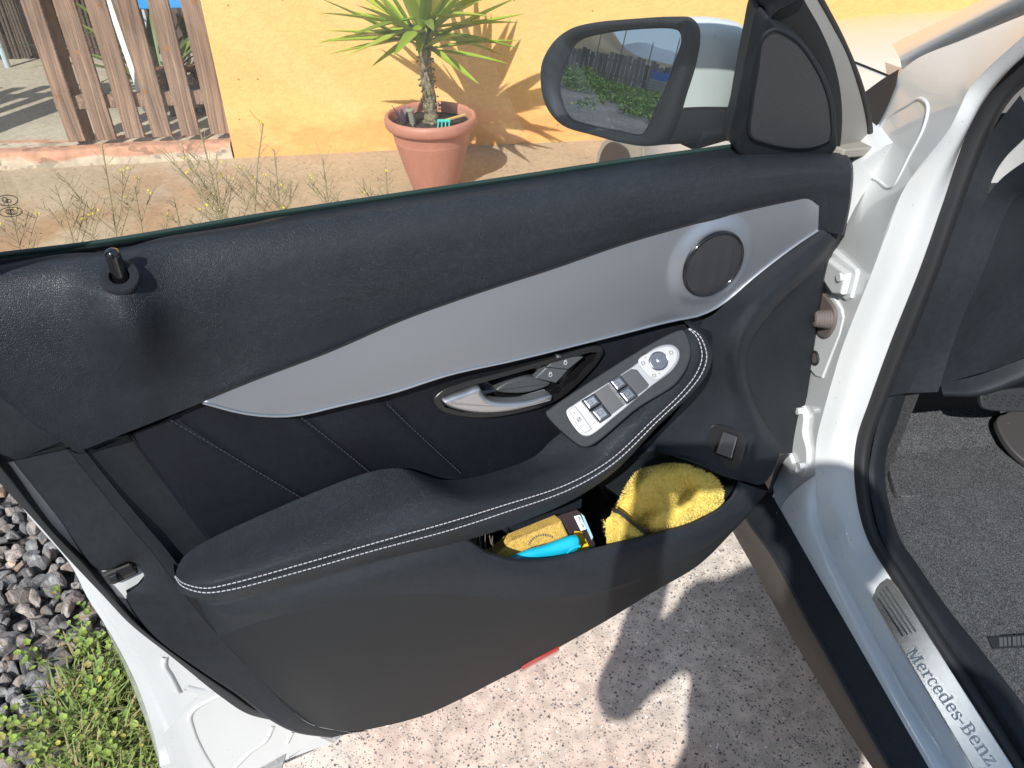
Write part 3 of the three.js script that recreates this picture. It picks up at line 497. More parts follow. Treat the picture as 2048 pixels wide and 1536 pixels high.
part('lower_return', loft([D(lowE), D(lowE).map(p => { const [x, y] = dl(p); return dw(x + 0.012 * sst(0.25, 0.0, x), y - 0.002, Math.max(0.03, dl(p)[2] - 0.05)); })], 160, 3, { matched: true }), M.plastic, door);
part('pocket_lip', loft([D(lowA), D(lowA).map(p => push(p.clone().add(V(0, 0.001, 0)), -0.006)), D(lowA).map(p => push(p.clone().add(V(0, -0.02, 0)), -0.008)), D(lowA).map(p => push(p.clone().add(V(0, -0.07, 0)), -0.022))], 160, 5, { matched: true }), M.softplastic, door);
// right-hand side of the trim: bowl beside the armrest, sweeping ridge, inset at the hinge edge
const sw0 = [[1640, 458, .066], [1594, 491, .066], [1548, 525, .067], [1502, 562, .068], [1457, 601, .068], [1430, 626, .064], [1404, 645, .058], [1400, 690, .055], [1395, 740, .052], [1370, 800, .05], [1330, 850, .05], [1270, 905, .05], [1210, 955, .05]];
const sw1 = [[1656, 466, .068], [1622, 497, .069], [1575, 535, .07], [1530, 572, .071], [1490, 615, .07], [1465, 650, .066], [1450, 690, .062], [1448, 735, .058], [1452, 785, .056], [1440, 830, .056], [1420, 870, .058], [1370, 906, .062], [1290, 905, .066]];
const sw2 = [[1666, 474, .066], [1644, 503, .068], [1602, 545, .071], [1552, 588, .074], [1512, 632, .076], [1488, 668, .077], [1476, 708, .077], [1478, 752, .077], [1492, 806, .077], [1500, 850, .078], [1505, 900, .08], [1480, 945, .084], [1455, 955, .084]];
const sw3 = [[1672, 480, .05], [1652, 512, .052], [1612, 555, .056], [1564, 600, .06], [1526, 645, .062], [1503, 680, .063], [1492, 716, .063], [1494, 758, .063], [1512, 812, .064], [1535, 858, .066], [1560, 905, .07], [1530, 965, .08], [1484, 962, .09]];
const bowlMesh = part('front_bowl', loft([D(sw0), D(sw1), D(sw2), D(sw3)], 160, 10, { matched: true }), M.softplastic, door);
part('front_inset', loft([D(sw3.slice(0, 11)), D(sw3.slice(0, 11).map((q, i) => [q[0] + 6, q[1] + 3, q[2] - 0.02])), D([[1676, 484, .02], [1655, 516, .022], [1645, 556, .022], [1638, 600, .022], [1632, 645, .022], [1627, 690, .02], [1621, 735, .02], [1616, 780, .02], [1610, 830, .02], [1606, 870, .022], [1601, 905, .025]])], 100, 8, { matched: true }), M.plastic, door);
part('front_edge', loft([D([[1690, 440, .06], [1672, 480, .05], [1655, 516, .022], [1638, 600, .022], [1621, 735, .02], [1610, 830, .02], [1601, 905, .025], [1560, 915, .06], [1536, 982, .08]]), D([[1694, 442, -.01], [1678, 484, -.01], [1662, 516, -.01], [1645, 600, -.01], [1628, 735, -.01], [1616, 830, -.01], [1606, 912, -.01], [1570, 935, 0.0], [1545, 992, .0]])], 60, 3, { matched: true }), M.plastic, door);
// pocket cavity
const cavTop = D([[900, 1040], [1000, 1010], [1100, 980], [1200, 945], [1290, 902], [1380, 905], [1440, 925], [1478, 962]], 0.055), cavBot = cavTop.map(p => { const [x, y] = dl(p); return dw(x, 0.47, 0.052); });
part('pocket_back', loft([cavTop.map((p, i) => i < 4 ? p.clone().add(V(0, .03, 0)) : p), cavBot], 60, 12, { matched: true }), M.softplastic, door);
part('pocket_floor', gridGeo([[dw(0.05, 0.475, 0.02), dw(0.75, 0.475, 0.02)], [dw(0.15, 0.475, 0.10), dw(0.72, 0.475, 0.10)]]), M.softplastic, door);
part('pocket_divider', (() => { const [x0, y0] = dl(d(1196, 985, 0.09)); const geo = new RoundedBoxGeometry(0.012, 0.16, 0.07, 2, 0.004); geo.applyMatrix4(new THREE.Matrix4().makeBasis(DU, UP, DN).setPosition(dw(x0, y0 - 0.075, 0.088))); return geo; })(), M.softplastic, door);
// boot release button in its frame
{
  const bz = group('boot_switch', car, 'small silver rocker in a dark square frame'); const o = onMesh(bowlMesh, 1449, 892, 0), pr = onMesh(bowlMesh, 1482, 880, 0), pu = onMesh(bowlMesh, 1444, 858, 0); const fr = frame(o, pr.sub(o), pu.sub(o));
  part('surround', plate(fr, [[1430, 848], [1482, 862], [1493, 874], [1474, 932], [1462, 937], [1414, 918], [1406, 905], [1420, 854]], -0.012, 0.003, { smooth: 50, bevel: 0.0018 }), M.handlerim2 = std({ color: lin(0.010, 0.010, 0.011), roughness: 0.4 }), bz);
  part('rocker', plate(fr, [[1445, 862], [1474, 872], [1462, 916], [1430, 904]], 0.003, 0.0075, { bevel: 0.0025, at: 0.004 }), std({ color: lin(0.13, 0.13, 0.13), metalness: 0.8, roughness: 0.3 }), bz);
  part('rocker_gap', plate(fr, [[1440, 858], [1478, 869], [1465, 922], [1426, 908]], 0.0025, 0.0036, { bevel: 0.0004, at: 0.003 }), M.gap, bz);
}
// red reflector on the lower edge
part('reflector', (() => { const a = [[1043, 1336], [1060, 1326], [1090, 1310], [1118, 1295]]; return loft([a.map(q => d(q[0], q[1] - 3, .108)), a.map(q => d(q[0] + 1, q[1] + 6, .1075)), a.map(q => d(q[0] + 3, q[1] + 8, .085))], 12, 3); })(), phy({ color: lin(0.42, 0.025, 0.03), roughness: 0.2, clearcoat: 1 }), door, 'red reflector on the lower edge of the trim');

// --- inner handle in its recess, with lock buttons
{
  const hd = group('door_handle', car, 'satin metal door pull in a black recess'); const o = d(1040, 770, 0.062), fr = frame(o, DU.clone().negate(), UP.clone().addScaledVector(DN, -0.12).normalize());
  part('recess_rim', plate(fr, recessRim, -0.012, 0.003, { smooth: 90, bevel: 0.002, holes: [recessIn] }), M.handlerim = std({ color: lin(0.012, 0.012, 0.013), roughness: 0.35 }), hd);
  // bowl
  const inP = smoothShape(recessIn.map(q => onF(fr, q[0], q[1])), true, 80); const cxy = inP.reduce((a, p) => a.add(p), new THREE.Vector2()).multiplyScalar(1 / inP.length);
  const rows = [0, .06, .2, .4, .7, .95].map((t, j) => inP.map(p => f3(fr, mix(p.x, cxy.x, t), mix(p.y, cxy.y, t), [0.001, -0.018, -0.028, -0.032, -0.033, -0.033][j])));
  part('recess_bowl', gridGeo(rows), M.blackgloss, hd);
  // pull: crescent blade
  const pull = [[882, 797], [900, 787], [930, 777], [948, 770], [956, 770], [962, 782], [975, 794], [1000, 799], [1050, 797], [1098, 786], [1101, 789], [1090, 798], [1060, 808], [1010, 819], [960, 822], [915, 816], [890, 807]];
  part('pull', plate(fr, pull, -0.012, 0.010, { smooth: 110, bevel: 0.006, seg: 4 }), M.satin, hd);
  part('recess_lid', plate(fr, [[1000, 790], [1020, 775], [1065, 762], [1110, 775], [1098, 784], [1050, 796]], -0.03, -0.012, { smooth: 40, bevel: 0.003 }), M.button2 = std({ color: lin(0.05, 0.053, 0.056), roughness: 0.5 }), hd);
  const sym = std({ color: lin(0.55, 0.55, 0.55), roughness: 0.6 });
  const b1 = part('lock_button', plate(fr, [[1092, 735], [1135, 740], [1112, 766], [1070, 756]], -0.008, 0.003, { bevel: 0.0018, at: 0.002 }), M.button = std({ color: lin(0.07, 0.075, 0.08), roughness: 0.45 }), hd), b2 = part('unlock_button', plate(fr, [[1116, 711], [1166, 714], [1136, 739], [1094, 734]], -0.008, 0.003, { bevel: 0.0018, at: 0.002 }), M.button, hd);
  const lock = (px, py, s) => { const q = onF(fr, px, py, 0.0033), a = new THREE.TorusGeometry(0.0022 * s, 0.0004, 6, 20), b = new THREE.TorusGeometry(0.0016 * s, 0.0004, 6, 16, Math.PI); b.translate(0, 0.0026 * s, 0); a.translate(0, 0, 0); const e = merge([a, b]); e.translate(q.x, q.y, 0.0034); e.applyMatrix4(fr.m); return e; };
  part('lock_symbol', lock(1101, 750, 1), sym, hd); part('unlock_symbol', lock(1131, 726, 1), sym, hd);
}
// --- window switch plate on the armrest
{
  const sp = group('switch_panel', car, 'silver rimmed window switch panel on the armrest');
  const o = d(1240, 780, 0.112), a = d(1130, 848, 0.104), b = d(1345, 700, 0.104), e = d(1195, 868, 0.130);
  const ex = b.clone().sub(a).normalize(), ey = a.clone().sub(e).normalize(); const fr = frame(a, ex, ey); const K = 0.0035;
  part('base_plate', plate(fr, [[1091, 826], [1100, 817], [1363, 660], [1372, 668], [1381, 695], [1379, 722], [1353, 766], [1275, 817], [1185, 890], [1166, 894], [1150, 886]], -0.022, K, { smooth: 120, bevel: 0.002 }), M.plastic, sp);
  const bezel = [[1132, 822], [1150, 807], [1270, 729], [1302, 700], [1325, 690], [1345, 690], [1358, 701], [1359, 717], [1346, 740], [1300, 776], [1235, 830], [1180, 872], [1166, 872], [1150, 858]];
  const well = [[1158, 803], [1262, 736], [1275, 738], [1301, 770], [1296, 778], [1203, 848], [1193, 846]];
  part('silver_bezel', plate(fr, bezel, K, K + 0.003, { smooth: 120, bevel: 0.0016, at: K, holes: [well] }), M.bezel = std({ color: lin(0.20, 0.21, 0.22), metalness: 0.6, roughness: 0.42 }), sp);
  part('well_floor', plate(fr, well, K - 0.0008, K + 0.0006, { at: K }), M.rock = std({ color: lin(0.05, 0.052, 0.055), metalness: 0.5, roughness: 0.3 }), sp); M.rock2 = std({ color: lin(0.15, 0.16, 0.18), metalness: 0.85, roughness: 0.24 });
  const whiteM = std({ color: lin(0.34, 0.345, 0.34), metalness: 0.1, roughness: 0.5 }), ink = std({ color: lin(0.03, 0.03, 0.03), roughness: 0.6 });
  // four rockers: two proud, two deeper ones seen between them
  const rocker = (pix, lo, hi, m, nm) => part(nm, plate(fr, pix, lo, hi + .004, { bevel: 0.0036, at: hi, seg: 4 }), m, sp);
  rocker([[1163, 801], [1188, 787], [1203, 806], [1178, 822]], K, K + 0.0085, M.rock2, 'window_switch'); rocker([[1180, 823], [1204, 808], [1222, 831], [1199, 846]], K, K + 0.0095, M.rock2, 'window_switch');
  rocker([[1217, 763], [1240, 750], [1256, 769], [1234, 784]], K, K + 0.0085, M.rock2, 'window_switch'); rocker([[1235, 786], [1258, 771], [1276, 792], [1253, 808]], K, K + 0.0095, M.rock2, 'window_switch');
  // child lock rocker and mirror adjuster
  part('child_lock_button', plate(fr, [[1137, 820], [1150, 812], [1162, 826], [1184, 858], [1170, 867], [1155, 852]], K + 0.002, K + 0.0045, { bevel: 0.0014, at: K + 0.003 }), whiteM, sp);
  part('mirror_panel', plate(fr, [[1276, 722], [1300, 704], [1325, 694], [1343, 694], [1354, 704], [1354, 718], [1343, 736], [1312, 760]], K + 0.002, K + 0.0042, { smooth: 60, bevel: 0.001, at: K + 0.003 }), whiteM, sp);
  const cq = onF(fr, 1317, 722, K + 0.005); 
  part('mirror_knob', plate2(fr, circ(cq.x, cq.y, 0.0118), K + 0.004, K + 0.0068, { bevel: 0.0012 }), M.rock2, sp);
  part('knob_ring', (() => { const t = new THREE.TorusGeometry(0.0122, 0.0006, 8, 48); t.translate(cq.x, cq.y, K + 0.0046); t.applyMatrix4(fr.m); return t; })(), M.chrome, sp);
  part('knob_centre', (() => { const t = new THREE.SphereGeometry(0.0032, 20, 10); t.scale(1, 1, 0.35); t.translate(cq.x, cq.y, K + 0.0068); t.applyMatrix4(fr.m); return t; })(), M.chrome, sp);
  const dots = []; for (let i = 0; i < 4; i++) { const q = new THREE.CircleGeometry(0.0007, 10); q.translate(cq.x + 0.0065 * Math.cos(i * 1.5708 + .4), cq.y + 0.0065 * Math.sin(i * 1.5708 + .4), K + 0.0070); q.applyMatrix4(fr.m); dots.push(q); }
  // printed pictograms: window outline, mirror outline, dashes
  const lineG = (pts, k, cl = false) => { const o2 = []; for (let i = 0; i < pts.length - (cl ? 0 : 1); i++) { const p = pts[i], q = pts[(i + 1) % pts.length]; o2.push(new THREE.TubeGeometry(new THREE.LineCurve3(f3(fr, p[0], p[1], k), f3(fr, q[0], q[1], k)), 1, 0.00032, 4)); } return o2; };
  const pict = []; const at = (px, py, k, s, pts, cl) => { const q = onF(fr, px, py, k); pict.push(...lineG(pts.map(p => [q.x + p[0] * s, q.y + p[1] * s]), k, cl)); };
  const win = [[-.0028, -.002], [.0028, -.002], [.0028, .001], [.001, .0026], [-.0028, .0026]], mir = [[-.002, -.0018], [.0016, -.0022], [.002, .001], [-.0012, .0022]];
  at(1201, 826, K + .0137, 1.1, win, true); at(1255, 788, K + .0137, 1.1, win, true); at(1180, 806, K + .0127, 1, win, true); at(1234, 768, K + .0127, 1, win, true);
  at(1286, 726, K + .0044, 1, mir, true); at(1308, 751, K + .0044, 1, mir, true); at(1342, 705, K + .0044, 1.1, mir, true); at(1291, 715, K + .0044, 1, [[0, -.0012], [0, .0012]]); at(1319, 747, K + .0044, 1, [[0, -.0012], [0, .0012]]);
  at(1149, 826, K + .0047, 1, [[0, -.0010], [0, .001]]); at(1158, 839, K + .0047, 1, [[-.002, -.002], [.002, -.002], [.002, .002], [-.002, .002], [-.002, -.002], [.002, .002]]);
  part('pictograms', pict.concat(dots), ink, sp).userData.kind = 'stuff';
}
// --- white door shell, rubber seal, latch
part('inner_shell', loft([D([[-14, 935, .0], [60, 1035, .0], [140, 1128, .0], [175, 1195, 0], [222, 1269, 0], [273, 1368, 0], [308, 1470, 0], [325, 1550, 0], [345, 1640, 0]]), D([[-8, 935, .001], [70, 1035, .001], [152, 1128, .001], [196, 1210, .001], [246, 1285, .001], [297, 1375, .001], [332, 1465, .001], [352, 1550, .001], [376, 1640, .001]]), D([[-4, 935, .012], [75, 1035, .012], [158, 1130, .012], [203, 1214, .012], [255, 1292, .012], [305, 1380, .012], [342, 1468, .012], [362, 1550, .012], [388, 1640, .012]]), D([[20, 925, .016], [110, 1040, .016], [190, 1132, .016], [250, 1215, .016], [315, 1290, .016], [420, 1370, .016], [560, 1440, .016], [640, 1475, .016], [640, 1475, .016]]), D([[60, 910, .016], [150, 1030, .016], [230, 1120, .016], [300, 1200, .016], [370, 1270, .016], [470, 1350, .016], [600, 1430, .016], [690, 1440, .016], [690, 1440, .016]])], 90, 6, { matched: true, linear: true }), M.white, door, 'white painted metal shell of the door');
part('shell_lower', loft([D([[325, 1470, .0155], [345, 1545, .0155], [372, 1640, .0155]]), D([[420, 1370, .0165], [450, 1480, .0165], [470, 1600, .0165]]), D([[560, 1440, .0165], [572, 1490, .0165], [560, 1560, .0165]]), D([[640, 1472, .0165], [600, 1492, .0165], [520, 1535, .0165]])], 30, 6, { linear: true }), M.white, door);
// pressed ridges in the shell
for (const l of [[[330, 1312], [328, 1330], [340, 1352], [356, 1384]], [[440, 1388], [395, 1412], [380, 1428], [384, 1455], [398, 1490], [420, 1528], [450, 1570]], [[585, 1462], [578, 1475], [574, 1484]]]) part('pressed_ridge', tube(D(l, 0.0145), 0.0042, 40, 8), M.white, door);
for (const l of [[[372, 1372], [400, 1378], [440, 1384]], [[545, 1448], [530, 1478], [500, 1500], [470, 1530]]]) part('pressed_ridge', tube(D(l, 0.0125), 0.0062, 40, 8), M.white, door);
part('door_seal', loft([D([[-30, 925, .018], [0, 966, .018], [79, 1052, .018], [137, 1118, .018], [205, 1190, .018], [260, 1248, .018], [342, 1313, .018], [444, 1395, .018], [496, 1428, .018], [560, 1444, .018]]), D([[-16, 918, .034], [12, 950, .034], [93, 1052, .034], [160, 1125, .034], [212, 1182, .034], [277, 1253, .034], [360, 1318, .034], [460, 1388, .034], [508, 1420, .034], [570, 1442, .034]]), D([[-2, 905, .02], [18, 928, .02], [106, 1050, .02], [196, 1142, .02], [219, 1173, .02], [294, 1258, .02], [376, 1323, .02], [478, 1388, .02], [520, 1418, .02], [575, 1444, .02]])], 120, 6, { matched: true }), M.rubber, door, 'black rubber seal around the door edge');
part('door_end_trim', loft([D([[-30, 700, .03], [0, 750, .03], [60, 820, .03], [118, 884, .03]]), D([[-60, 830, .02], [-40, 880, .02], [-10, 925, .02], [30, 922, .02]])], 20, 4, { matched: true }), M.plastic, door);
{
  const lt = group('latch', car, 'black latch mechanism in the door edge'); 
  const fr = frame(d(245, 1155, 0.03), DU.clone().negate(), UP); 
  part('latch_recess', plate(fr, [[200, 1145], [262, 1120], [284, 1130], [294, 1152], [276, 1174], [252, 1188], [258, 1206], [235, 1200]], -0.02, -0.006, {}), M.white, lt);
  part('latch_body', plate(fr, [[204, 1150], [258, 1127], [272, 1132], [276, 1146], [230, 1168], [216, 1168]], -0.006, 0.002, { bevel: 0.003 }), M.rubberdirty, lt);
  part('latch_claw', plate(fr, [[216, 1146], [232, 1140], [238, 1152], [222, 1158]], 0.002, 0.008, { bevel: 0.002 }), M.plastic, lt);
  part('latch_slot', plate(fr, [[232, 1139], [262, 1127], [268, 1138], [240, 1150]], 0.002, 0.0035, {}), M.gap, lt);
}
// outer skin and core so that the door is solid
{
  const o = []; const y0 = 0.30, y1 = 1.075;
  const xs = [0.0, 0.1, 0.3, 0.6, 0.9, 1.03, 1.1]; const prof = [[1.035, -0.016], [0.99, -0.04], [0.9, -0.062], [0.75, -0.066], [0.6, -0.06], [0.48, -0.05], [0.38, -0.035], [0.30, -0.02]]; const low = (x, y) => sst(.7, .3, y) * (.13 * sst(.75, .0, x) - .03);
  const rows = prof.map(([y, w]) => xs.map(x => dw(x + (x > 1 ? (y > 0.85 ? 0 : 0.0) : 0), y + 0.045 * x * sst(0.7, 1.0, y) + low(x, y), w)));
  const skin = gridGeo(rows);
  part('outer_skin', skin, M.white, door);
  
  part('skin_hem', loft([prof.map(([y, w]) => dw(1.1, y + 0.05 * sst(0.7, 1.0, y) + low(1.1, y), w)), D([[-70, 700], [-40, 880], [60, 1035], [140, 1128], [222, 1269], [273, 1368], [308, 1470], [345, 1640]], 0.0)], 40, 2), M.white, door);
  part('skin_front', loft([prof.map(([y, w]) => dw(0.0, y + low(0, y), w)), prof.map(([y, w]) => dw(0.004, y + low(0, y), 0.0))], 24, 2), M.white, door);
  part('skin_bottom', loft([xs.map(x => dw(x, 0.30 + low(x, .3), -0.02)), xs.map(x => dw(x, 0.305 + low(x, .3), 0.014))], 24, 2), M.white, door);
  part('door_core', gridGeo([[dw(0.02, 0.50, 0.008), dw(0.5, 0.40, 0.008), dw(0.98, 0.36, 0.008)], [dw(-0.0, 0.7, 0.008), dw(0.5, 0.7, 0.008), dw(1.02, 0.7, 0.008)], [dw(0.0, 1.04, 0.008), dw(0.5, 1.055, 0.008), dw(1.04, 1.07, 0.008)]]), M.plastic, door);
}
// --- window: glass, belt seal, frame, tweeter corner
{
  const bl = [[-90, 519], [0, 506], [200, 481], [495, 432], [600, 416], [1050, 349], [1200, 326], [1469, 289]];
  const low = bl.map(q => dg(q[0], q[1] + 10)), lx = low.map(p => dl(p));
  const n = DN.clone().addScaledVector(UP, -tilt).normalize();
  const outl = [...bl.map(q => [q[0], q[1] + 14]), [1474, 280], [1528, 24], [1512, 0], [1380, -190], [600, -420], [100, -420], [-180, -150]];
  const fr = frame(dw(0.4, 1.09, 0), DU.clone().negate(), UP);
  const fg = frame(dw(0.4, 1.09, 0), DU.clone().negate(), UP.clone().addScaledVector(DN, tilt).normalize());
  const win = group('window', car, 'clear side window in the open door');
  part('glass', (() => { const s = new THREE.ShapeGeometry(new THREE.Shape(outl.map(q => onF(fg, q[0], q[1])))); s.applyMatrix4(fg.m); return s; })(), M.glass, win);
  part('belt_seal_outer', loft([bl.map(q => dg(q[0], q[1] - 2, -0.002)), bl.map(q => dg(q[0], q[1] + 4, 0.001)), bl.map(q => dg(q[0], q[1] + 12, 0.001))], 80, 3, { matched: true }), M.glassedge, win);
  part('belt_seal', loft([bl.map(q => d(q[0], q[1] + 6, 0.002)), bl.map(q => d(q[0], q[1] + 12, 0.009)), bl.map((q, i) => d(q[0], q[1] + [54, 50, 40, 36, 26, 20, 18, 18][i], 0.006))], 80, 4, { matched: true }), M.rubber, win);
  // frame: a solid black profile around the glass
  const inner = [[1470, 292], [1528, 24], [1512, 0], [1380, -190], [1100, -330], [600, -430], [150, -440], [-120, -180], [-150, 250], [-100, 520]].map(q => dg(q[0], q[1], 0.004));
  const outer = [[1476, 290], [1548, 30], [1606, -4], [1480, -215], [1130, -400], [600, -505], [110, -520], [-230, -220], [-260, 250], [-200, 540]].map(q => dg(q[0], q[1], 0.010));
  const inn2 = inner.map(p => p.clone().addScaledVector(n, -0.03)), out2 = outer.map(p => p.clone().addScaledVector(n, -0.03));
  const midr = inner.map((p, i) => p.clone().lerp(outer[i], 0.4).addScaledVector(n, i < 3 ? 0.003 : i > 6 ? 0.035 : 0.012));
  part('window_frame', merge([loft([inn2, inner, midr, outer, out2, inn2], 120, 4, { matched: true, linear: true })]), M.plastic, win);
  // sail corner with tweeter grille
  const tw = group('tweeter', car, 'triangular tweeter grille at the base of the window frame');
  const sail = [[1470, 300], [1484, 220], [1510, 92], [1528, 26], [1545, 40], [1590, 66], [1622, 104], [1648, 150], [1664, 205], [1668, 250], [1666, 292], [1644, 308], [1580, 314], [1520, 308]];
  const fs = frame(dg(1570, 200, 0.012), DU.clone().negate(), UP.clone().addScaledVector(DN, tilt).normalize());
  part('corner_panel', plate(fs, sail, -0.03, 0.008, { smooth: 90, bevel: 0.004 }), M.plastic, tw);
  const gr = [[1545, 59], [1570, 66], [1596, 84], [1628, 128], [1654, 185], [1662, 233], [1658, 278], [1626, 292], [1580, 294], [1530, 284], [1500, 270], [1503, 214], [1514, 140], [1527, 72]];
  const weave = tex(512, 0.026, (x, y) => { const u = (x + y) * 8, w = (x - y) * 8, a = Math.abs(u - Math.round(u)), b = Math.abs(w - Math.round(w)); return 0.16 + 0.84 * sst(0.27, 0.12, Math.min(a, b)); }, false);
  const gm = std({ color: lin(0.075, 0.076, 0.082), map: weave, bumpMap: weave, bumpScale: 0.0006, roughness: 0.5 });
  const gp = smoothShape(gr.map(q => onF(fs, q[0], q[1], 0.009)), true, 90); const gsh = new THREE.ShapeGeometry(new THREE.Shape(gp)); gsh.translate(0, 0, 0.0095); gsh.applyMatrix4(fs.m); part('grille', gsh, gm, tw);
  part('grille_rim', (() => { const t = new THREE.TubeGeometry(new THREE.CatmullRomCurve3(gp.slice(0, -1).filter((p, i) => i % 2 === 0).map(p => f3(fs, p.x, p.y, 0.0088)), true), 140, 0.0022, 8, true); return t; })(), M.plastic, tw);
  // frame runs on above the corner, outer weather strip and painted frame flank
  part('frame_strip', loft([[[1505, -30], [1540, 30], [1588, 72], [1622, 120], [1646, 165], [1656, 215], [1658, 255], [1652, 300]].map(q => dg(q[0], q[1], 0.004)), [[1596, -40], [1606, -6], [1640, 56], [1664, 112], [1678, 165], [1684, 215], [1684, 255], [1680, 300]].map(q => dg(q[0], q[1], 0.006))], 40, 4, { matched: true }), M.rubber, win);
  part('frame_flank', loft([[[1604, -6], [1640, 60], [1664, 118], [1677, 170], [1682, 225], [1678, 290]].map(q => dg(q[0], q[1], 0.001)), [[1628, -20], [1668, 50], [1700, 110], [1722, 180], [1733, 235], [1736, 290]].map(q => dg(q[0], q[1], -0.020))], 40, 4, { matched: true }), std({ color: lin(0.30, 0.29, 0.27), roughness: 0.6, map: dustT }), win);
  part('frame_gasket', tube([[1634, -10], [1682, 80], [1716, 160], [1734, 222], [1740, 262], [1738, 290]].map(q => dg(q[0], q[1], -0.020)), 0.0042, 40, 8), M.rubberdirty, win);
  part('belt_end_cap', bar(d(1668, 302, 0.004), d(1743, 296, -0.012), 0.013, 0.03, UP, 0.003), std({ color: lin(0.30, 0.28, 0.25), roughness: 0.8, map: dustT }), win);
}
// glass print near the window's rear edge
{
  const fg = frame(dw(0.4, 1.09, 0), DU.clone().negate(), UP.clone().addScaledVector(DN, tilt).normalize());
  const ink = std({ color: lin(0.10, 0.09, 0.08), roughness: 0.8 }), pr = [];
  const ring = (px, py, rx, ry, n) => { const q = onF(fg, px, py, 0.0006); const pts = []; for (let i = 0; i < 30; i++) pts.push(f3(fg, q.x + rx * Math.cos(i / 30 * 6.2832), q.y + ry * Math.sin(i / 30 * 6.2832), 0.0006)); pr.push(new THREE.TubeGeometry(new THREE.CatmullRomCurve3(pts, true), 40, 0.00035, 4, true)); };
  ring(14, 401, 0.008, 0.006); ring(22, 424, 0.0085, 0.0055); for (let i = 0; i < 3; i++) ring(18 + i * 4, 424, 0.0022, 0.003); ring(10, 400, .002, .003); ring(17, 402, .002, .002);
  part('glass_print', pr, ink, door, 'round approval marks printed on the glass');
}
// ---------------------------------------------------------------- car body around the door opening
const Cc = (l, b) => l.map(q => c(q[0], q[1], q.length > 2 ? q[2] : b));
const sillG = group('sill', car, 'white door sill with black cladding and metal tread plate');
const pillar = group('hinge_pillar', car, 'white hinge pillar with hinges and check strap');
const crease = [[2060, 60], [1941, 174], [1901, 254], [1807, 380], [1742, 549], [1682, 703], [1649, 816], [1633, 884], [1631, 950], [1638, 1038], [1667, 1114], [1717, 1209], [1766, 1301], [1820, 1400], [1896, 1522], [1965, 1640], [2090, 1850]];
const sealL = [[2110, 55], [1990, 172], [1939, 254], [1885, 409], [1840, 537], [1782, 683], [1738, 804], [1714, 876], [1708, 937], [1717, 1019], [1736, 1080], [1781, 1156], [1850, 1262], [1930, 1385], [2025, 1536], [2085, 1630], [2230, 1850]];
const crB = [.045, .042, .04, .036, .036, .036, .037, .038, .039, .037, .035, .035, .035, .035, .035, .035, .035];
const crW = crease.map((q, i) => c(q[0], q[1], crB[i])), slW = Cc(sealL, .085);
const flMid = crW.map((p, i) => { const m = p.clone().lerp(slW[i], .45); const k = i < 8 ? [-.012, 0] : [-.002, .005]; return m.addScaledVector(CF, k[0]).add(V(0, k[1], 0)); });
part('pillar_flange', loft([crW, flMid, slW], 200, 8, { matched: true }), M.white, pillar);
// jamb face with pressings
const jambOut = [[2060, 25], [1930, 78], [1830, 120], [1797, 152], [1760, 235], [1735, 285]].map(q => c(q[0], q[1], .075)).concat([[.10, 1.0], [.12, .9], [.12, .8], [.12, .7], [.12, .6], [.10, .5], [.06, .465], [-.03, .463], [-.095, .461]].map(q => cw(q[0], q[1], .05)).map((p, i) => i > 5 ? p.addScaledVector(CR, -.02 * (i - 5)) : p));
const jambIn = [crW[0], crW[1], crW[1].clone().lerp(crW[2], .5), crW[2], crW[2].clone().lerp(crW[3], .5), crW[3], crW[3].clone().lerp(crW[4], .5), crW[4], crW[5], crW[5].clone().lerp(crW[6], .5), crW[6], crW[7], crW[8], crW[9], crW[10]];
const jambMesh = part('jamb_face', loft([jambOut, jambIn], 160, 16, { matched: true }), M.white, pillar);
part('jamb_pressing', tube([[1840, 197], [1856, 214], [1848, 254], [1820, 310], [1789, 369], [1776, 375], [1758, 362], [1741, 351], [1735, 329], [1749, 281], [1770, 241], [1789, 225], [1815, 210]].map(q => onMesh(jambMesh, q[0], q[1], .0004) || c(q[0], q[1], .0605)), 0.0024, 110, 8, true), M.white, pillar);
// outer sill, from its outer edge to the crease
const sillO = [[1560, 1018], [1600, 1088], [1640, 1158], [1690, 1244], [1745, 1340], [1800, 1436], [1856, 1533], [1925, 1653], [2050, 1870]];
const sillC = crW.slice(9, 17).map(p => p.clone()); sillC.unshift(crW[8]);
part('sill_outer', loft([Cc(sillO, -.003), Cc(sillO, 0).map((p, i) => p.clone().lerp(sillC[i], .12).add(V(0, .012, 0))), Cc(sillO, 0).map((p, i) => p.clone().lerp(sillC[i], .55).add(V(0, .012, 0))), sillC], 90, 7, { matched: true }), M.white, sillG);
// black cladding below
const clR = [[1502, 1050], [1541, 1103], [1580, 1172], [1615, 1240], [1652, 1305], [1715, 1420], [1781, 1536], [1850, 1655], [1960, 1860]];
const clL = [[1478, 1058], [1510, 1112], [1545, 1175], [1580, 1236], [1598, 1267], [1690, 1415], [1772, 1536], [1846, 1660], [1955, 1870]];
const sillX = [[1500, 914], ...sillO], claR = [[1438, 942], ...clR], claL = [[1418, 954], ...clL];
part('cladding_top', loft([Cc(sillX, -.0035), Cc(sillX, 0).map((p, i) => p.clone().lerp(c(claR[i][0], claR[i][1], -.045), .5).add(V(0, .004, 0))), Cc(claR, -.045)], 80, 6, { matched: true }), M.plastic, sillG);
part('cladding_side', loft([Cc(claR, -.045), Cc(claR, -.047).map(p => p.add(V(0, -.012, 0))), Cc(claL, -.044), Cc(claL, -.044).map(p => p.addScaledVector(CR, .03).add(V(0, -.08, 0)))], 80, 5, { matched: true }), std({ color: lin(0.085, 0.075, 0.066), map: dustT, roughness: 0.65 }), sillG);
part('cladding_ridge', tube(Cc(claR, -.0455), 0.003, 80, 8), M.rubber, sillG);
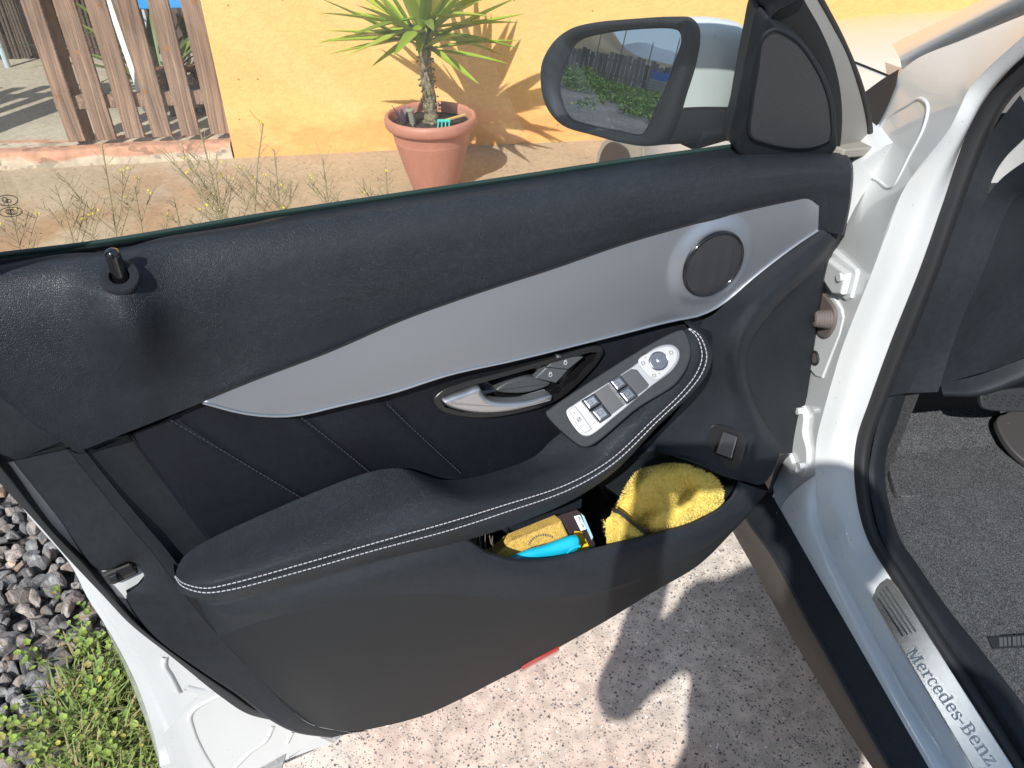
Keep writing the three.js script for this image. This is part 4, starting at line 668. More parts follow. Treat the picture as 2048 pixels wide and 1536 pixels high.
part('underbody', loft([Cc(claL, -.044).map(p => p.addScaledVector(CR, .03).add(V(0, -.08, 0))), Cc(claL, -.044).map(p => p.addScaledVector(CR, .9).add(V(0, -.09, 0)))], 20, 2, { matched: true }), M.plastic, sillG);
// tread plate with lettering
{
  const pts = [[1745, 1200], [1748, 1184], [1760, 1168], [1776, 1158], [1786, 1162], [1800, 1180], [2062, 1590], [1985, 1602]];
  const A = c(1765, 1200, .062), B = c(1984, 1533, .066), E2 = c(1945, 1533, .05); const ex = B.clone().sub(A).normalize(), side = E2.clone().sub(B).normalize();
  const fr = frame(A, ex, side.clone().negate()); 
  const o = fr.z.y < 0 ? frame(A, ex, side) : fr;
  part('tread_plate', plate(o, pts, -.004, .003, { bevel: .0015 }), M.treadplate = std({ color: lin(0.62, 0.61, 0.58), metalness: 0.95, roughness: 0.27, bumpMap: brushT, bumpScale: 0.00001 }), sillG, 'brushed metal tread plate with engraved lettering');
  const grooves = [[[1757, 1197], [1804, 1270]], [[1760, 1186], [1814, 1268]], [[1766, 1179], [1822, 1265]], [[1772, 1173], [1831, 1263]]];
  for (const [p, q] of grooves) { const a = onF(o, ...p, .003), b = onF(o, ...q, .003); const tg = new THREE.CapsuleGeometry(.0014, a.distanceTo(b), 4, 10); tg.rotateZ(Math.atan2(b.y - a.y, b.x - a.x) - Math.PI / 2); tg.scale(1, 1, .35); tg.translate((a.x + b.x) / 2, (a.y + b.y) / 2, .003); tg.applyMatrix4(o.m); part('tread_groove', tg, std({ color: lin(0.05, 0.055, 0.055), roughness: 0.5 }), sillG); }
  const font = await new FontLoader().loadAsync('fonts/droid/droid_serif_regular.typeface.json');
  const a = onF(o, 1818, 1300, .003), b = onF(o, 1985, 1528, .003); const word = 'Mercedes-Benz';
  const tg = new TextGeometry(word, { font, size: .03, depth: .0006, curveSegments: 5, bevelEnabled: true, bevelThickness: .0004, bevelSize: .0003, bevelSegments: 1 }); tg.computeBoundingBox(); const W = tg.boundingBox.max.x;
  const dir = Math.atan2(b.y - a.y, b.x - a.x), L = a.distanceTo(b); tg.scale(L / W, L / W * .92, 1); const cap = .03 * L / W; tg.translate(0, -cap * .36, 0); tg.rotateZ(dir); tg.translate(a.x, a.y, .0031); tg.applyMatrix4(o.m);
  part('lettering', tg, std({ color: lin(0.40, 0.42, 0.44), metalness: 0.8, roughness: 0.45 }), sillG);
}
// rubber seal around the opening, sill cover and kick trim
const sealR = [[2150, 110], [2030, 190], [1978, 275], [1925, 409], [1880, 537], [1822, 683], [1774, 804], [1747, 876], [1738, 937], [1745, 1019], [1764, 1080], [1808, 1150], [1877, 1258], [1957, 1380], [2052, 1530], [2112, 1625], [2258, 1845]];
part('opening_seal', loft([Cc(sealL, .084), sealL.map((q, i) => c(mix(q[0], sealR[i][0], .35), mix(q[1], sealR[i][1], .35), .086)), sealL.map((q, i) => c(mix(q[0], sealR[i][0], .7), mix(q[1], sealR[i][1], .7), .092)), Cc(sealR, .112)], 200, 5, { matched: true }), M.rubber, pillar, 'black rubber seal lining the door opening');
const coverR = [[1813, 787], [1790, 856], [1777, 890], [1770, 945], [1776, 996], [1800, 1076], [1835, 1129], [1896, 1217], [1972, 1312], [2060, 1425], [2150, 1540], [2300, 1740]];
const coverL = [[1774, 795], [1752, 862], [1745, 895], [1738, 945], [1744, 1005], [1766, 1082], [1808, 1150], [1877, 1258], [1957, 1380], [2052, 1530], [2112, 1625], [2258, 1845]];
part('sill_cover', loft([Cc(coverL, .11), coverL.map((q, i) => c(mix(q[0], coverR[i][0], .35), mix(q[1], coverR[i][1], .35), .118)), Cc(coverR, .15)], 120, 6, { matched: true }), M.plastic, sillG);
for (let k = 0; k < 4; k++) part('cover_rib', tube(coverL.slice(7, 11).map((q, i) => { const s = coverR[i + 7]; return c(mix(q[0], s[0], .32 + k * .15), mix(q[1], s[1], .32 + k * .15), mix(.118, .142, k / 3.4)); }), .0011, 40, 5), M.rubber, sillG);
const dash = group('dashboard_side', car, 'black grained side panel below the dashboard');
part('pillar_trim', loft([Cc([[2040, 190], [1978, 275], [1925, 409], [1880, 537], [1822, 683], [1774, 793]], .111), Cc([[2075, 250], [2000, 330], [1965, 409], [1918, 537], [1860, 683], [1815, 786]], .125)], 50, 4, { matched: true }), M.softplastic, dash);
part('kick_panel', loft([Cc([[2100, 290], [2000, 360], [1965, 409], [1918, 537], [1860, 683], [1815, 786]], .126), Cc([[2200, 330], [2080, 365], [2026, 402], [1968, 537], [1912, 672], [1876, 784]], .16)], 50, 6, { matched: true }), M.softplastic, dash);
part('knee_panel', loft([Cc([[2200, 330], [2080, 365], [2026, 402], [1968, 537], [1912, 672], [1876, 770]], .161), Cc([[2300, 330], [2200, 380], [2140, 420], [2110, 540], [2080, 640], [2060, 718]], .32)], 50, 8, { matched: true }), M.plastic, dash);
part('lower_lip', loft([Cc([[1880, 766], [1950, 752], [2060, 712], [2160, 670]], .2).map((p, i) => c([1880, 1950, 2060, 2160][i], [766, 752, 712, 670][i], .17 + i * .06)), [0, 1, 2, 3].map(i => c([1886, 1960, 2060, 2160][i], [788, 786, 752, 715][i], .165 + i * .06)), [0, 1, 2, 3].map(i => c([1890, 1964, 2060, 2160][i], [793, 791, 758, 722][i], .2 + i * .06))], 40, 4, { matched: true }), M.plastic, dash);
part('light_end_cap', loft([Cc([[2100, 180], [2045, 226], [2005, 300], [1982, 366]], .128), Cc([[2160, 260], [2100, 300], [2070, 330], [2040, 364]], .15)], 20, 3, { matched: true }), std({ color: lin(0.5, 0.5, 0.49), roughness: 0.85, bumpMap: fineT, bumpScale: .0003 }), dash);
{
  const kn = [[2200, 330], [2080, 365], [2026, 402], [1968, 537], [1912, 672], [1876, 770]].map(q => 0), e = [[2300, 330], [2200, 380], [2140, 420], [2110, 540], [2080, 640], [2060, 718]].map(q => c(q[0], q[1], .32)), far = e.map(p => { const [a, y] = cl(p); return cw(a, y, 1.35); });
  part('underdash_panel', gridGeo([[cw(.0, .74, .165), cw(.0, .74, 1.3)], [cw(.05, .62, .165), cw(.05, .62, 1.3)], [cw(.07, .525, .165), cw(.07, .525, 1.3)], [cw(.3, .56, .165), cw(.3, .56, 1.3)]]), M.plastic, dash);
  part('knee_bolster', loft([e, far], 24, 6, { matched: true }), M.plastic, dash);
  const lo = [[2160, 670], [2160, 715], [2160, 722]].map((q, i) => c(q[0], q[1], [.35, .345, .38][i]));
  part('lip_extension', loft([lo, lo.map(p => { const [a, y] = cl(p); return cw(a, y, 1.35); })], 10, 6, { matched: true }), M.plastic, dash);
}
// footwell: carpet mat, firewall, brake pedal
const carpetT = tex(512, 0.22, (x, y) => { const k = 0.62 + 0.8 * (hsh(Math.floor(x * 300), Math.floor(y * 300), 5) - .5) + 0.3 * (fbm(x, y, 90, 2, 6) - .5) + 0.12 * (fbm(x, y, 7, 3, 9) - .5); return [k, k, k * 1.01]; });
const carpetB = tex(512, 0.05, (x, y) => fbm(x, y, 90, 2, 15), false);
M.carpet = std({ color: lin(0.23, 0.235, 0.24), map: carpetT, bumpMap: carpetB, bumpScale: 0.0018, roughness: 1 });
const fw = group('footwell', car, 'grey carpeted footwell with brake pedal');
part('carpet', loft([Cc(coverR, .151), Cc(coverR, .151).map(p => { const [a, y, b] = cl(p); return cw(a, .425, b + .02); }), Cc(coverR, .151).map(p => { const [a, y, b] = cl(p); return cw(a, .405, b + .06); }), Cc(coverR, .151).map(p => { const [a, y, b] = cl(p); return cw(a, .401, b + .12); })], 80, 6, { matched: true }), M.carpet, fw);
part('floor_mat', gridGeo([-1.4, -.7, -.3, 0, .12].map(a => [.16, .4, .76].map(b => cw(a, .4, b)))), M.carpet, fw);
part('firewall', loft([[cw(.08, .399, .12), cw(.08, .399, .8)], [cw(.24, .47, .12), cw(.24, .47, .8)], [cw(.36, .62, .12), cw(.36, .62, .8)], [cw(.36, 1.0, .12), cw(.34, 1.0, .8)]], 10, 8), M.carpet, fw);
part('kick_side', gridGeo([[cw(-.12, .40, .155), cw(.36, .40, .155)], [cw(-.12, .75, .155), cw(.36, 1.0, .155)]]), M.carpet, fw);
part('tunnel_wall', gridGeo([[cw(-1.2, .40, .76), cw(.36, .40, .76)], [cw(-1.2, .75, .74), cw(.36, .8, .74)]]), M.carpet, fw);
{
  const o = c(2010, 798, .44), fr = frame(o, CR.clone(), UP.clone().addScaledVector(CF, .55).normalize()); const fz = fr.z.dot(EYE.clone().sub(o)) > 0 ? 1 : -1;
  const pad = part('brake_pedal', plate(fr, [[1958, 790], [1972, 784], [2080, 778], [2090, 806], [2080, 818], [1968, 818], [1960, 812]], -.006, .006, { smooth: 50, bevel: .003 }), M.rubber, fw);
  const st = []; for (let j = 0; j < 2; j++) for (let i = 0; i < 6; i++) { const q = onF(fr, 1972 + i * 18 + j * 9, 795 + j * 13, .006), t = new THREE.TorusGeometry(.0042, .001, 6, 16); t.translate(q.x, q.y, .006); t.applyMatrix4(fr.m); st.push(t); }
  const sm = part('pedal_studs', st, M.plastic, fw); sm.userData.kind = 'stuff';
  part('foot_rest', (() => { const pts = [[1992, 838], [2060, 822], [2110, 850], [2110, 960], [2040, 920], [2005, 880]]; const f2 = frame(g(2040, 880, .43), CR, CF.clone().addScaledVector(UP, .35).normalize()); return plate(f2.z.y > 0 ? f2 : frame(f2.o, CR.clone().negate(), CF.clone().addScaledVector(UP, .35).normalize()), pts, -.01, .006, { smooth: 40, bevel: .004 }); })(), std({ color: lin(0.045, 0.043, 0.042), roughness: .6 }), fw);
  part('foot_rest_bolt', (() => { const s = new THREE.SphereGeometry(.008, 14, 8); s.scale(1, .5, 1); const p = g(2014, 846, .445); s.translate(p.x, p.y, p.z); return s; })(), M.satin, fw);
}
// heel patch and sewn tag on the mat
{
  const fr = frame(g(1820, 965, .42), V(1, 0, 0), V(0, 0, -1)); const dp = [[1782, 925], [1795, 918], [1815, 935], [1845, 968], [1850, 982], [1835, 990], [1800, 985], [1786, 960]];
  part('heel_patch', plate(fr, dp, -.02, -.004, { smooth: 50, bevel: .003 }), M.carpet, fw);
  const f2 = frame(g(2020, 1284, .403), V(1, 0, 0), V(0, 0, -1));
  part('mat_tag', plate(f2, [[1975, 1276], [2070, 1268], [2074, 1294], [1985, 1298]], 0, .002, {}), M.rubber, fw);
  for (let i = 0; i < 7; i++) part('tag_bar', plate(f2, [[1997 + i * 9, 1277 - i * .6], [2004 + i * 9 - (i % 3), 1276.5 - i * .6], [2005 + i * 9 - (i % 3), 1294 - i * .5], [1998 + i * 9, 1294.5 - i * .5]], .002, .0026, {}), M.satin, fw);
}
// hinges, check strap boot, grommets on the jamb
{
  const fr = frame(c(1680, 560, .037), CF.clone().negate(), UP);
  const hg = group('door_hinge', car, 'white painted upper door hinge on the pillar');
  part('hinge_plate', plate(fr, [[1630, 488], [1660, 494], [1716, 538], [1718, 548], [1706, 596], [1694, 600], [1668, 578], [1630, 572]], -.02, .004, { bevel: .003 }), M.white, hg);
  part('hinge_block', plate(fr, [[1630, 500], [1662, 508], [1694, 532], [1712, 545], [1702, 588], [1682, 586], [1664, 560], [1630, 560]], .004, .016, { bevel: .004 }), M.white, hg);
  part('hinge_bolt', (() => { const q = onF(fr, 1682, 554, .016), t = new THREE.CylinderGeometry(.0065, .0065, .005, 20); t.rotateX(Math.PI / 2); t.translate(q.x, q.y, .018); t.applyMatrix4(fr.m); return t; })(), M.white, hg);
  const h2 = group('door_hinge_001', car, 'white painted lower door hinge on the pillar');
  part('hinge_plate', plate(fr, [[1590, 806], [1602, 808], [1614, 830], [1612, 866], [1620, 900], [1618, 940], [1606, 954], [1580, 930], [1565, 905]], -.012, .006, { smooth: 50, bevel: .003 }), M.white, h2);
  part('hinge_block', plate(fr, [[1560, 902], [1592, 905], [1600, 925], [1610, 930], [1606, 944], [1590, 938], [1575, 922], [1556, 916]], .006, .014, { bevel: .003 }), M.white, h2);
  for (const [x, y] of [[1598, 822], [1602, 932]]) part('hinge_bolt', (() => { const q = onF(fr, x, y, .012), t = new THREE.CylinderGeometry(.006, .006, .012, 18); t.rotateX(Math.PI / 2); t.translate(q.x, q.y, .01); t.applyMatrix4(fr.m); return t; })(), M.white, h2);
  const cs = group('check_strap', car, 'grey rubber check strap boot on the pillar'); const bm = std({ color: lin(0.13, 0.11, 0.10), roughness: .7, map: dustT });
  part('mount_plate', plate(fr, [[1630, 586], [1664, 588], [1684, 618], [1688, 636], [1680, 670], [1645, 756], [1632, 752], [1612, 728], [1612, 660]], -.02, .0015, { bevel: .002 }), M.white, cs);
  part('boot_plate', plate(fr, [[1634, 590], [1648, 584], [1668, 602], [1678, 622], [1676, 650], [1662, 674], [1650, 674], [1636, 652], [1628, 620]], .0015, .008, { smooth: 60, bevel: .003 }), bm, cs);
  const a = f3(fr, onF(fr, 1655, 638, .01).x, onF(fr, 1655, 638, .01).y, .008), b = a.clone().addScaledVector(CR, -.024).addScaledVector(CF, .004);
  for (let i = 0; i < 6; i++) { const t = new THREE.TorusGeometry(.0125 - i * .0006, .0035, 8, 24); t.lookAt(b.clone().sub(a)); const p = a.clone().lerp(b, i / 6); t.translate(p.x, p.y, p.z); part('bellows_ring', t, bm, cs); }
  part('strap', tube([a, a.clone().lerp(b, .5), b], .0085, 8, 12), bm, cs);
  const gq = onF(fr, 1631, 716, .002); const gr = group('grommet', car, 'dark round rubber grommet on the pillar');
  part('plug', plate2(fr, circ(gq.x, gq.y, .0095), -.004, .004, { bevel: .002 }), bm, gr);
  part('plug_rim', (() => { const t = new THREE.TorusGeometry(.0105, .0022, 8, 32); t.translate(gq.x, gq.y, .003); t.applyMatrix4(fr.m); return t; })(), M.rubber, gr);
}
// fender, bonnet, windscreen pillar
{
  const fb = group('front_wing', car, 'white front wing with wheel arch'), AX = [-.012, .06, .14, .24, .36, .5, .64, .78, .9, 1.0, 1.06];
  const drop = (a) => -.03 * a - .11 * Math.max(0, a - .2) ** 2, inb = (a) => .24 * Math.max(0, a - .6) ** 2;
  const prof = [[.50, .012], [.62, -.018], [.76, -.03], [.88, -.03], [.96, -.022], [1.02, -.006], [1.06, .018], [1.085, .05], [1.102, .1], [1.115, .18]];
  const rows = prof.map(([y, b]) => AX.map(a => cw(a, y + (y > .8 ? drop(a) * sst(.7, 1, y) : 0), b + inb(a))));
  part('wing_side', gridGeo(rows), M.white, fb);
  part('bonnet', gridGeo([[.184, 1.117], [.3, 1.135], [.55, 1.155], [.85, 1.165], [1.3, 1.14], [1.62, 1.08]].map(([b, y]) => [.10, .3, .4, .55, .7, .85, 1.0, 1.08].map(a => cw(a, y + drop(a) * 1.1 - .002, b + (b < .6 ? inb(a) : 0))))), M.white, fb, 'white bonnet edge mirroring the ochre wall');
  part('bonnet_gap', tube([.1, .22, .4, .6, .8, 1.0].map(a => cw(a, 1.116 + drop(a), .182 + inb(a))), .0022, 40, 6), M.gap, fb);
  part('nose', gridGeo([1.0, .85, .7, .55, .4, .3].map(y => [0, .05, .2, .5, .9, 1.3].map(b => cw(1.06 + .12 * Math.sin(Math.min(1, (b + .03) / .6) * 1.5), Math.min(y, 1.1 + drop(1.06)), b + inb(1.06))))), M.white, fb);
  // wheel arch lip and wheel
  const cx = .60, cyy = .36, Rr = .42; const arch = []; for (let i = 0; i <= 30; i++) { const t = Math.PI * (i / 30); arch.push(cw(cx + Rr * Math.cos(t), cyy + Rr * Math.sin(t) * 1.0, -.034 + inb(cx + Rr * Math.cos(t)))); }
  const arch2 = arch.map(p => { const [a, y, b] = cl(p); return cw(cx + (a - cx) * .87, cyy + (y - cyy) * .87, b - .006); });
  part('arch_lip', loft([arch, arch.map((p, i) => p.clone().lerp(arch2[i], .5).addScaledVector(CR, -.012)), arch2, arch2.map(p => p.clone().addScaledVector(CR, .2))], 40, 4, { matched: true }), std({ color: lin(0.06, 0.05, 0.042), roughness: .75 }), fb);
  const wheel = group('front_wheel', car); const ty = new THREE.TorusGeometry(.27, .1, 18, 48); ty.scale(1, 1, 1.1); ty.applyMatrix4(new THREE.Matrix4().makeBasis(CF, UP, CR).setPosition(cw(cx, .352, .09))); part('tyre', ty, M.rubberdirty, wheel);
  const rim = new THREE.CylinderGeometry(.24, .24, .16, 40); rim.rotateX(Math.PI / 2); rim.applyMatrix4(new THREE.Matrix4().makeBasis(CF, UP, CR).setPosition(cw(cx, .352, .1))); part('rim', rim, M.satin, wheel);
  // black gusset behind the wing's top corner, scuttle
  part('gusset', loft([[[1727, 186], [1765, 158], [1798, 138]].map(q => c(q[0], q[1], .078)), [[1736, 276], [1768, 228], [1792, 172]].map(q => c(q[0], q[1], .07))], 12, 5, { matched: true }), M.rubber, fb);
  part('wing_return', loft([prof.slice(4, 9).map(([y, b]) => cw(-.012, y + drop(-.012), b)), prof.slice(4, 9).map(([y, b]) => cw(.0, y - .01, b + .05))], 14, 3, { matched: true }), M.white, fb);
  const hl = frame(c(1240, 305, .0), CF.clone().negate(), UP), lamp = group('headlight', car, 'dark headlight at the far corner of the wing');
  part('lamp_surround', plate(hl, [[1192, 345], [1197, 305], [1206, 284], [1222, 274], [1262, 276], [1285, 292], [1296, 345]], -.03, .004, { bevel: .003 }), std({ color: lin(.42, .36, .28), roughness: .6 }), lamp);
  part('lamp_lens', plate(hl, [[1200, 350], [1206, 312], [1214, 294], [1226, 284], [1246, 288], [1262, 306], [1268, 350]], .004, .010, { smooth: 40, bevel: .003 }), std({ color: lin(.03, .03, .032), roughness: .45 }), lamp);
  const ap = group('windscreen_pillar', car, 'white windscreen pillar rising from the wing');
  const e0 = [[1784, 88], [1830, 66], [1900, 32], [1975, -6], [2070, -55], [2200, -130]], e1 = [[1800, 118], [1850, 92], [1915, 58], [1990, 20], [2080, -28], [2210, -100]], e2 = [[1803, 138], [1860, 112], [1930, 78], [2010, 40], [2090, 4], [2220, -70]], e3 = [[1797, 155], [1850, 132], [1930, 98], [2010, 62], [2090, 28], [2220, -46]];
  const bb = [.20, .185, .17, .155, .14, .12];
  part('pillar_outer', loft([e0.map((q, i) => c(q[0], q[1], bb[i])), e1.map((q, i) => c(q[0], q[1], bb[i] - .055)), e2.map((q, i) => c(q[0], q[1], bb[i] - .02)), e3.map((q, i) => c(q[0], q[1], Math.max(.074, bb[i] - .075)))], 60, 6, { matched: true }), M.white, ap);
  part('windscreen', gridGeo([[cw(.2, 1.135, .22), cw(.27, 1.17, .9), cw(.2, 1.135, 1.58)], [cw(-.5, 1.50, .32), cw(-.46, 1.53, .9), cw(-.5, 1.50, 1.48)]]), phy({ color: lin(.85, .9, .88), transmission: 1, thickness: 0, roughness: 0 }), ap);
}
// ---------------------------------------------------------------- wing mirror
{
  const mg = group('wing_mirror', car, 'wing mirror in a black rim with white cap');
  const dIn = ray(1250, 116).normalize(), out = V(Math.sin(-104 * Math.PI / 180), 0.0, -Math.cos(-104 * Math.PI / 180));
  const n = out.clone().sub(dIn).normalize(), o = d(1262, 172, -.075), fm = frame(o, UP.clone().cross(n), n.clone().cross(UP.clone().cross(n)));
  const glassPx = [[1118, 178], [1123, 143], [1139, 102], [1158, 80], [1209, 65], [1272, 57], [1346, 56], [1360, 62], [1364, 82], [1355, 111], [1336, 165], [1310, 222], [1292, 261], [1283, 270], [1240, 263], [1161, 246], [1139, 236], [1125, 209]];
  const rimPx = [[1087, 152], [1091, 121], [1113, 83], [1145, 58], [1183, 46], [1272, 37], [1348, 33], [1374, 35], [1390, 51], [1394, 76], [1386, 127], [1367, 190], [1350, 245], [1330, 285], [1304, 292], [1253, 286], [1193, 270], [1133, 251], [1104, 222], [1091, 190]];
  const gl = smoothShape(glassPx.map(q => onF(fm, ...q)), true, 120); gl.pop();
  part('mirror_glass', plate2(fm, gl, -.004, -.001, {}), std({ color: lin(.58, .64, .67), metalness: 1, roughness: .012 }), mg, 'mirror glass showing a gravel lot, fence and hills');
  const N = 120, rimP = smoothShape(rimPx.map(q => onF(fm, ...q)), true, N); rimP.pop();
  const glIn = rimP.map(p => { let b = gl[0], m = 9; for (const q of gl) { const e = q.distanceTo(p); if (e < m) { m = e; b = q; } } return b; });
  const ring = (f) => { const r = f.map(p => p); r.push(f[0]); return r; };
  const lv = (t, z) => rimP.map((p, i) => f3(fm, mix(glIn[i].x, p.x, t), mix(glIn[i].y, p.y, t), z));
  part('rim', gridGeo([lv(-.02, -.0035), lv(.03, .0), lv(.25, .008), lv(.65, .012), lv(.95, .008), lv(1, .0), lv(1, -.008)].map(ring)), M.plastic, mg);
  part('mirror_gap', (() => { const t = new THREE.TubeGeometry(new THREE.CatmullRomCurve3(gl.filter((p, i) => i % 3 === 0).map(p => f3(fm, p.x, p.y, -.0005)), true), 120, .0012, 6, true); return t; })(), M.gap, mg);
  const cen = rimP.reduce((a, p) => a.add(p), new THREE.Vector2()).multiplyScalar(1 / rimP.length);
  // shell behind the rim: white cap above, black base below
  const secs = [[1, 0, 0, -.008], [1.0, .012, .002, -.025], [.98, .03, .003, -.05], [.92, .046, .002, -.075], [.74, .06, 0, -.095], [.42, .068, -.004, -.106], [.02, .07, -.006, -.11]];
  const sec = (s) => rimP.map(p => f3(fm, cen.x + (p.x - cen.x) * s[0] + s[1], cen.y + (p.y - cen.y) * s[0] + s[2], s[3]));
  const rows = secs.map(sec); const yCut = onF(fm, 1360, 228).y, i0 = rimP.findIndex((p, i) => p.y >= yCut && rimP[(i + N - 1) % N].y < yCut);
  const rot = (r, a, cnt) => { const o2 = []; for (let k = 0; k < cnt; k++) o2.push(r[(a + k) % r.length]); return o2; };
  const up = []; for (let k = 0; k < rimP.length; k++) if (rimP[(i0 + k) % rimP.length].y >= yCut) up.push(k); const nu = up.length;
  part('cap', gridGeo(rows.map(r => rot(r, i0, nu))), M.white, mg, 'white painted mirror cap');
  part('base_shell', gridGeo(rows.map(r => rot(r, i0 + nu - 1, rimP.length - nu + 2))), M.plastic, mg);
  part('cap_line', polyTube(rows.slice(0, 5).map(r => r[(i0 + nu - 1) % rimP.length]), .0014, 6), M.gap, mg);
  const q0 = f3(fm, onF(fm, 1335, 262).x, onF(fm, 1335, 262).y, -.05), q1 = d(1500, 238, -.03);
  const foot = [[-.035, .018], [-.012, .026], [.02, .022], [.034, 0], [.02, -.024], [-.015, -.026], [-.035, -.012], [-.035, .018]];
  part('foot', gridGeo([q0, q0.clone().lerp(q1, .5).add(V(0, .004, 0)), q1].map((p, j) => foot.map(([a, b]) => p.clone().add(V(0, b * [1, .9, 1.1][j], 0)).addScaledVector(DN, a * .9)))), M.plastic, mg);
}
// ---------------------------------------------------------------- things in the map pocket
const pocketW = 0.1;
function blanket(outline, w0, bulge, folds, nr = 26) {           // padded surface over a traced outline
  const pts = smoothShape(outline.map(q => new THREE.Vector2(q[0], q[1])), true, 120), cx = outline.reduce((a, q) => a + q[0], 0) / outline.length, cy = outline.reduce((a, q) => a + q[1], 0) / outline.length, rows = [];
  for (let j = 0; j <= nr; j++) { const r = 1 - j / nr * .995; rows.push(pts.map(p => { const px = mix(cx, p.x, r), py = mix(cy, p.y, r); return d(px, py, w0 + bulge * Math.sqrt(1 - r ** 4) + folds(px, py) * (1 - r ** 6)); })); }
  rows.unshift(pts.map(p => d(p.x, p.y, w0 - .02).add(V(0, -.004, 0)))); return gridGeo(rows);
}
function fuzz(geo, n, len, wd) {
  const pos = geo.attributes.position, ix = geo.index.array, out = [], nt = ix.length / 3, A = V(), B = V(), C2 = V(), cum = []; let tot = 0;
  for (let t = 0; t < nt; t++) { A.fromBufferAttribute(pos, ix[t * 3]); B.fromBufferAttribute(pos, ix[t * 3 + 1]); C2.fromBufferAttribute(pos, ix[t * 3 + 2]); tot += B.clone().sub(A).cross(C2.clone().sub(A)).length(); cum.push(tot); }
  for (let k = 0; k < n; k++) {
    const r = rnd() * tot; let lo = 0, hi = nt - 1; while (lo < hi) { const m = lo + hi >> 1; if (cum[m] < r) lo = m + 1; else hi = m; }
    A.fromBufferAttribute(pos, ix[lo * 3]); B.fromBufferAttribute(pos, ix[lo * 3 + 1]); C2.fromBufferAttribute(pos, ix[lo * 3 + 2]); const u = Math.sqrt(rnd()), v = rnd();
    const p = A.clone().multiplyScalar(1 - u).addScaledVector(B, u * (1 - v)).addScaledVector(C2, u * v), nn = B.clone().sub(A).cross(C2.clone().sub(A)).normalize(); if (nn.dot(EYE.clone().sub(p)) < 0) nn.negate();
    nn.add(V(rr(-.7, .7), rr(-.7, .7), rr(-.7, .7))).normalize(); const sd = V(rr(-1, 1), rr(-1, 1), rr(-1, 1)).cross(nn).normalize().multiplyScalar(wd), L = len * rr(.6, 1.3), tip = p.clone().addScaledVector(nn, L);
    const mid = p.clone().addScaledVector(nn, L * .6);
    out.push(p.x - sd.x, p.y - sd.y, p.z - sd.z, p.x + sd.x, p.y + sd.y, p.z + sd.z, tip.x, tip.y, tip.z, mid.x + sd.x * 1.6, mid.y + sd.y * 1.6, mid.z + sd.z * 1.6, p.x, p.y, p.z, tip.x, tip.y, tip.z);
  }
  const gq = new THREE.BufferGeometry(); gq.setAttribute('position', new THREE.Float32BufferAttribute(out, 3)); gq.computeVertexNormals(); return gq;
}
{
  const clothT = tex(256, .05, (x, y) => { const k = .94 + .2 * (fbm(x, y, 24, 3, 33) - .5); return [k, k * .98, k * .9]; }), yel = std({ color: lin(.88, .69, .17), map: clothT, roughness: 1, bumpMap: clothT, bumpScale: .003 }), yf = std({ color: lin(.90, .72, .21), roughness: 1 });
  const t = thing('cleaning_cloth', 'fluffy yellow microfibre cloth stuffed in the door pocket', 'cloth', d(1340, 1040, .1));
  const fl = (x, y) => .006 * Math.sin((x - y * .6) * .045 + 1) + .005 * Math.sin((x * .5 + y) * .06) - .010 * Math.exp(-((((x - 1330) * .55 + (y - 1010)) / 14) ** 2)) + .004 * Math.sin(x * .11 + y * .05);
  const g1 = blanket([[1228, 1024], [1240, 1000], [1254, 974], [1266, 955], [1280, 943], [1313, 933], [1364, 930], [1408, 944], [1432, 958], [1445, 982], [1440, 1015], [1400, 1060], [1345, 1075], [1316, 1088], [1280, 1060], [1245, 1038]], .084, .040, fl);
  part('main_fold', g1.clone(), yel, t); const f1 = part('terry_loops', fuzz(g1, 9000, .0042, .00045), yf, t); f1.userData.kind = 'stuff';
  const g2 = blanket([[1208, 1032], [1224, 1022], [1236, 1024], [1262, 1044], [1296, 1070], [1322, 1092], [1300, 1105], [1250, 1118], [1212, 1125], [1207, 1080]], .108, .022, (x, y) => .003 * Math.sin(x * .08));
  part('flap', g2.clone(), yel, t); const f2 = part('terry_loops', fuzz(g2, 3200, .0042, .00045), yf, t); f2.userData.kind = 'stuff';
  part('overlock_edge', tube([[1228, 1021], [1240, 1026], [1262, 1043], [1282, 1058], [1300, 1072], [1320, 1089]].map((q, i) => d(q[0], q[1], .128 - .001 * i)), .0026, 50, 8), std({ color: lin(.035, .035, .04), roughness: 1 }), t);
}
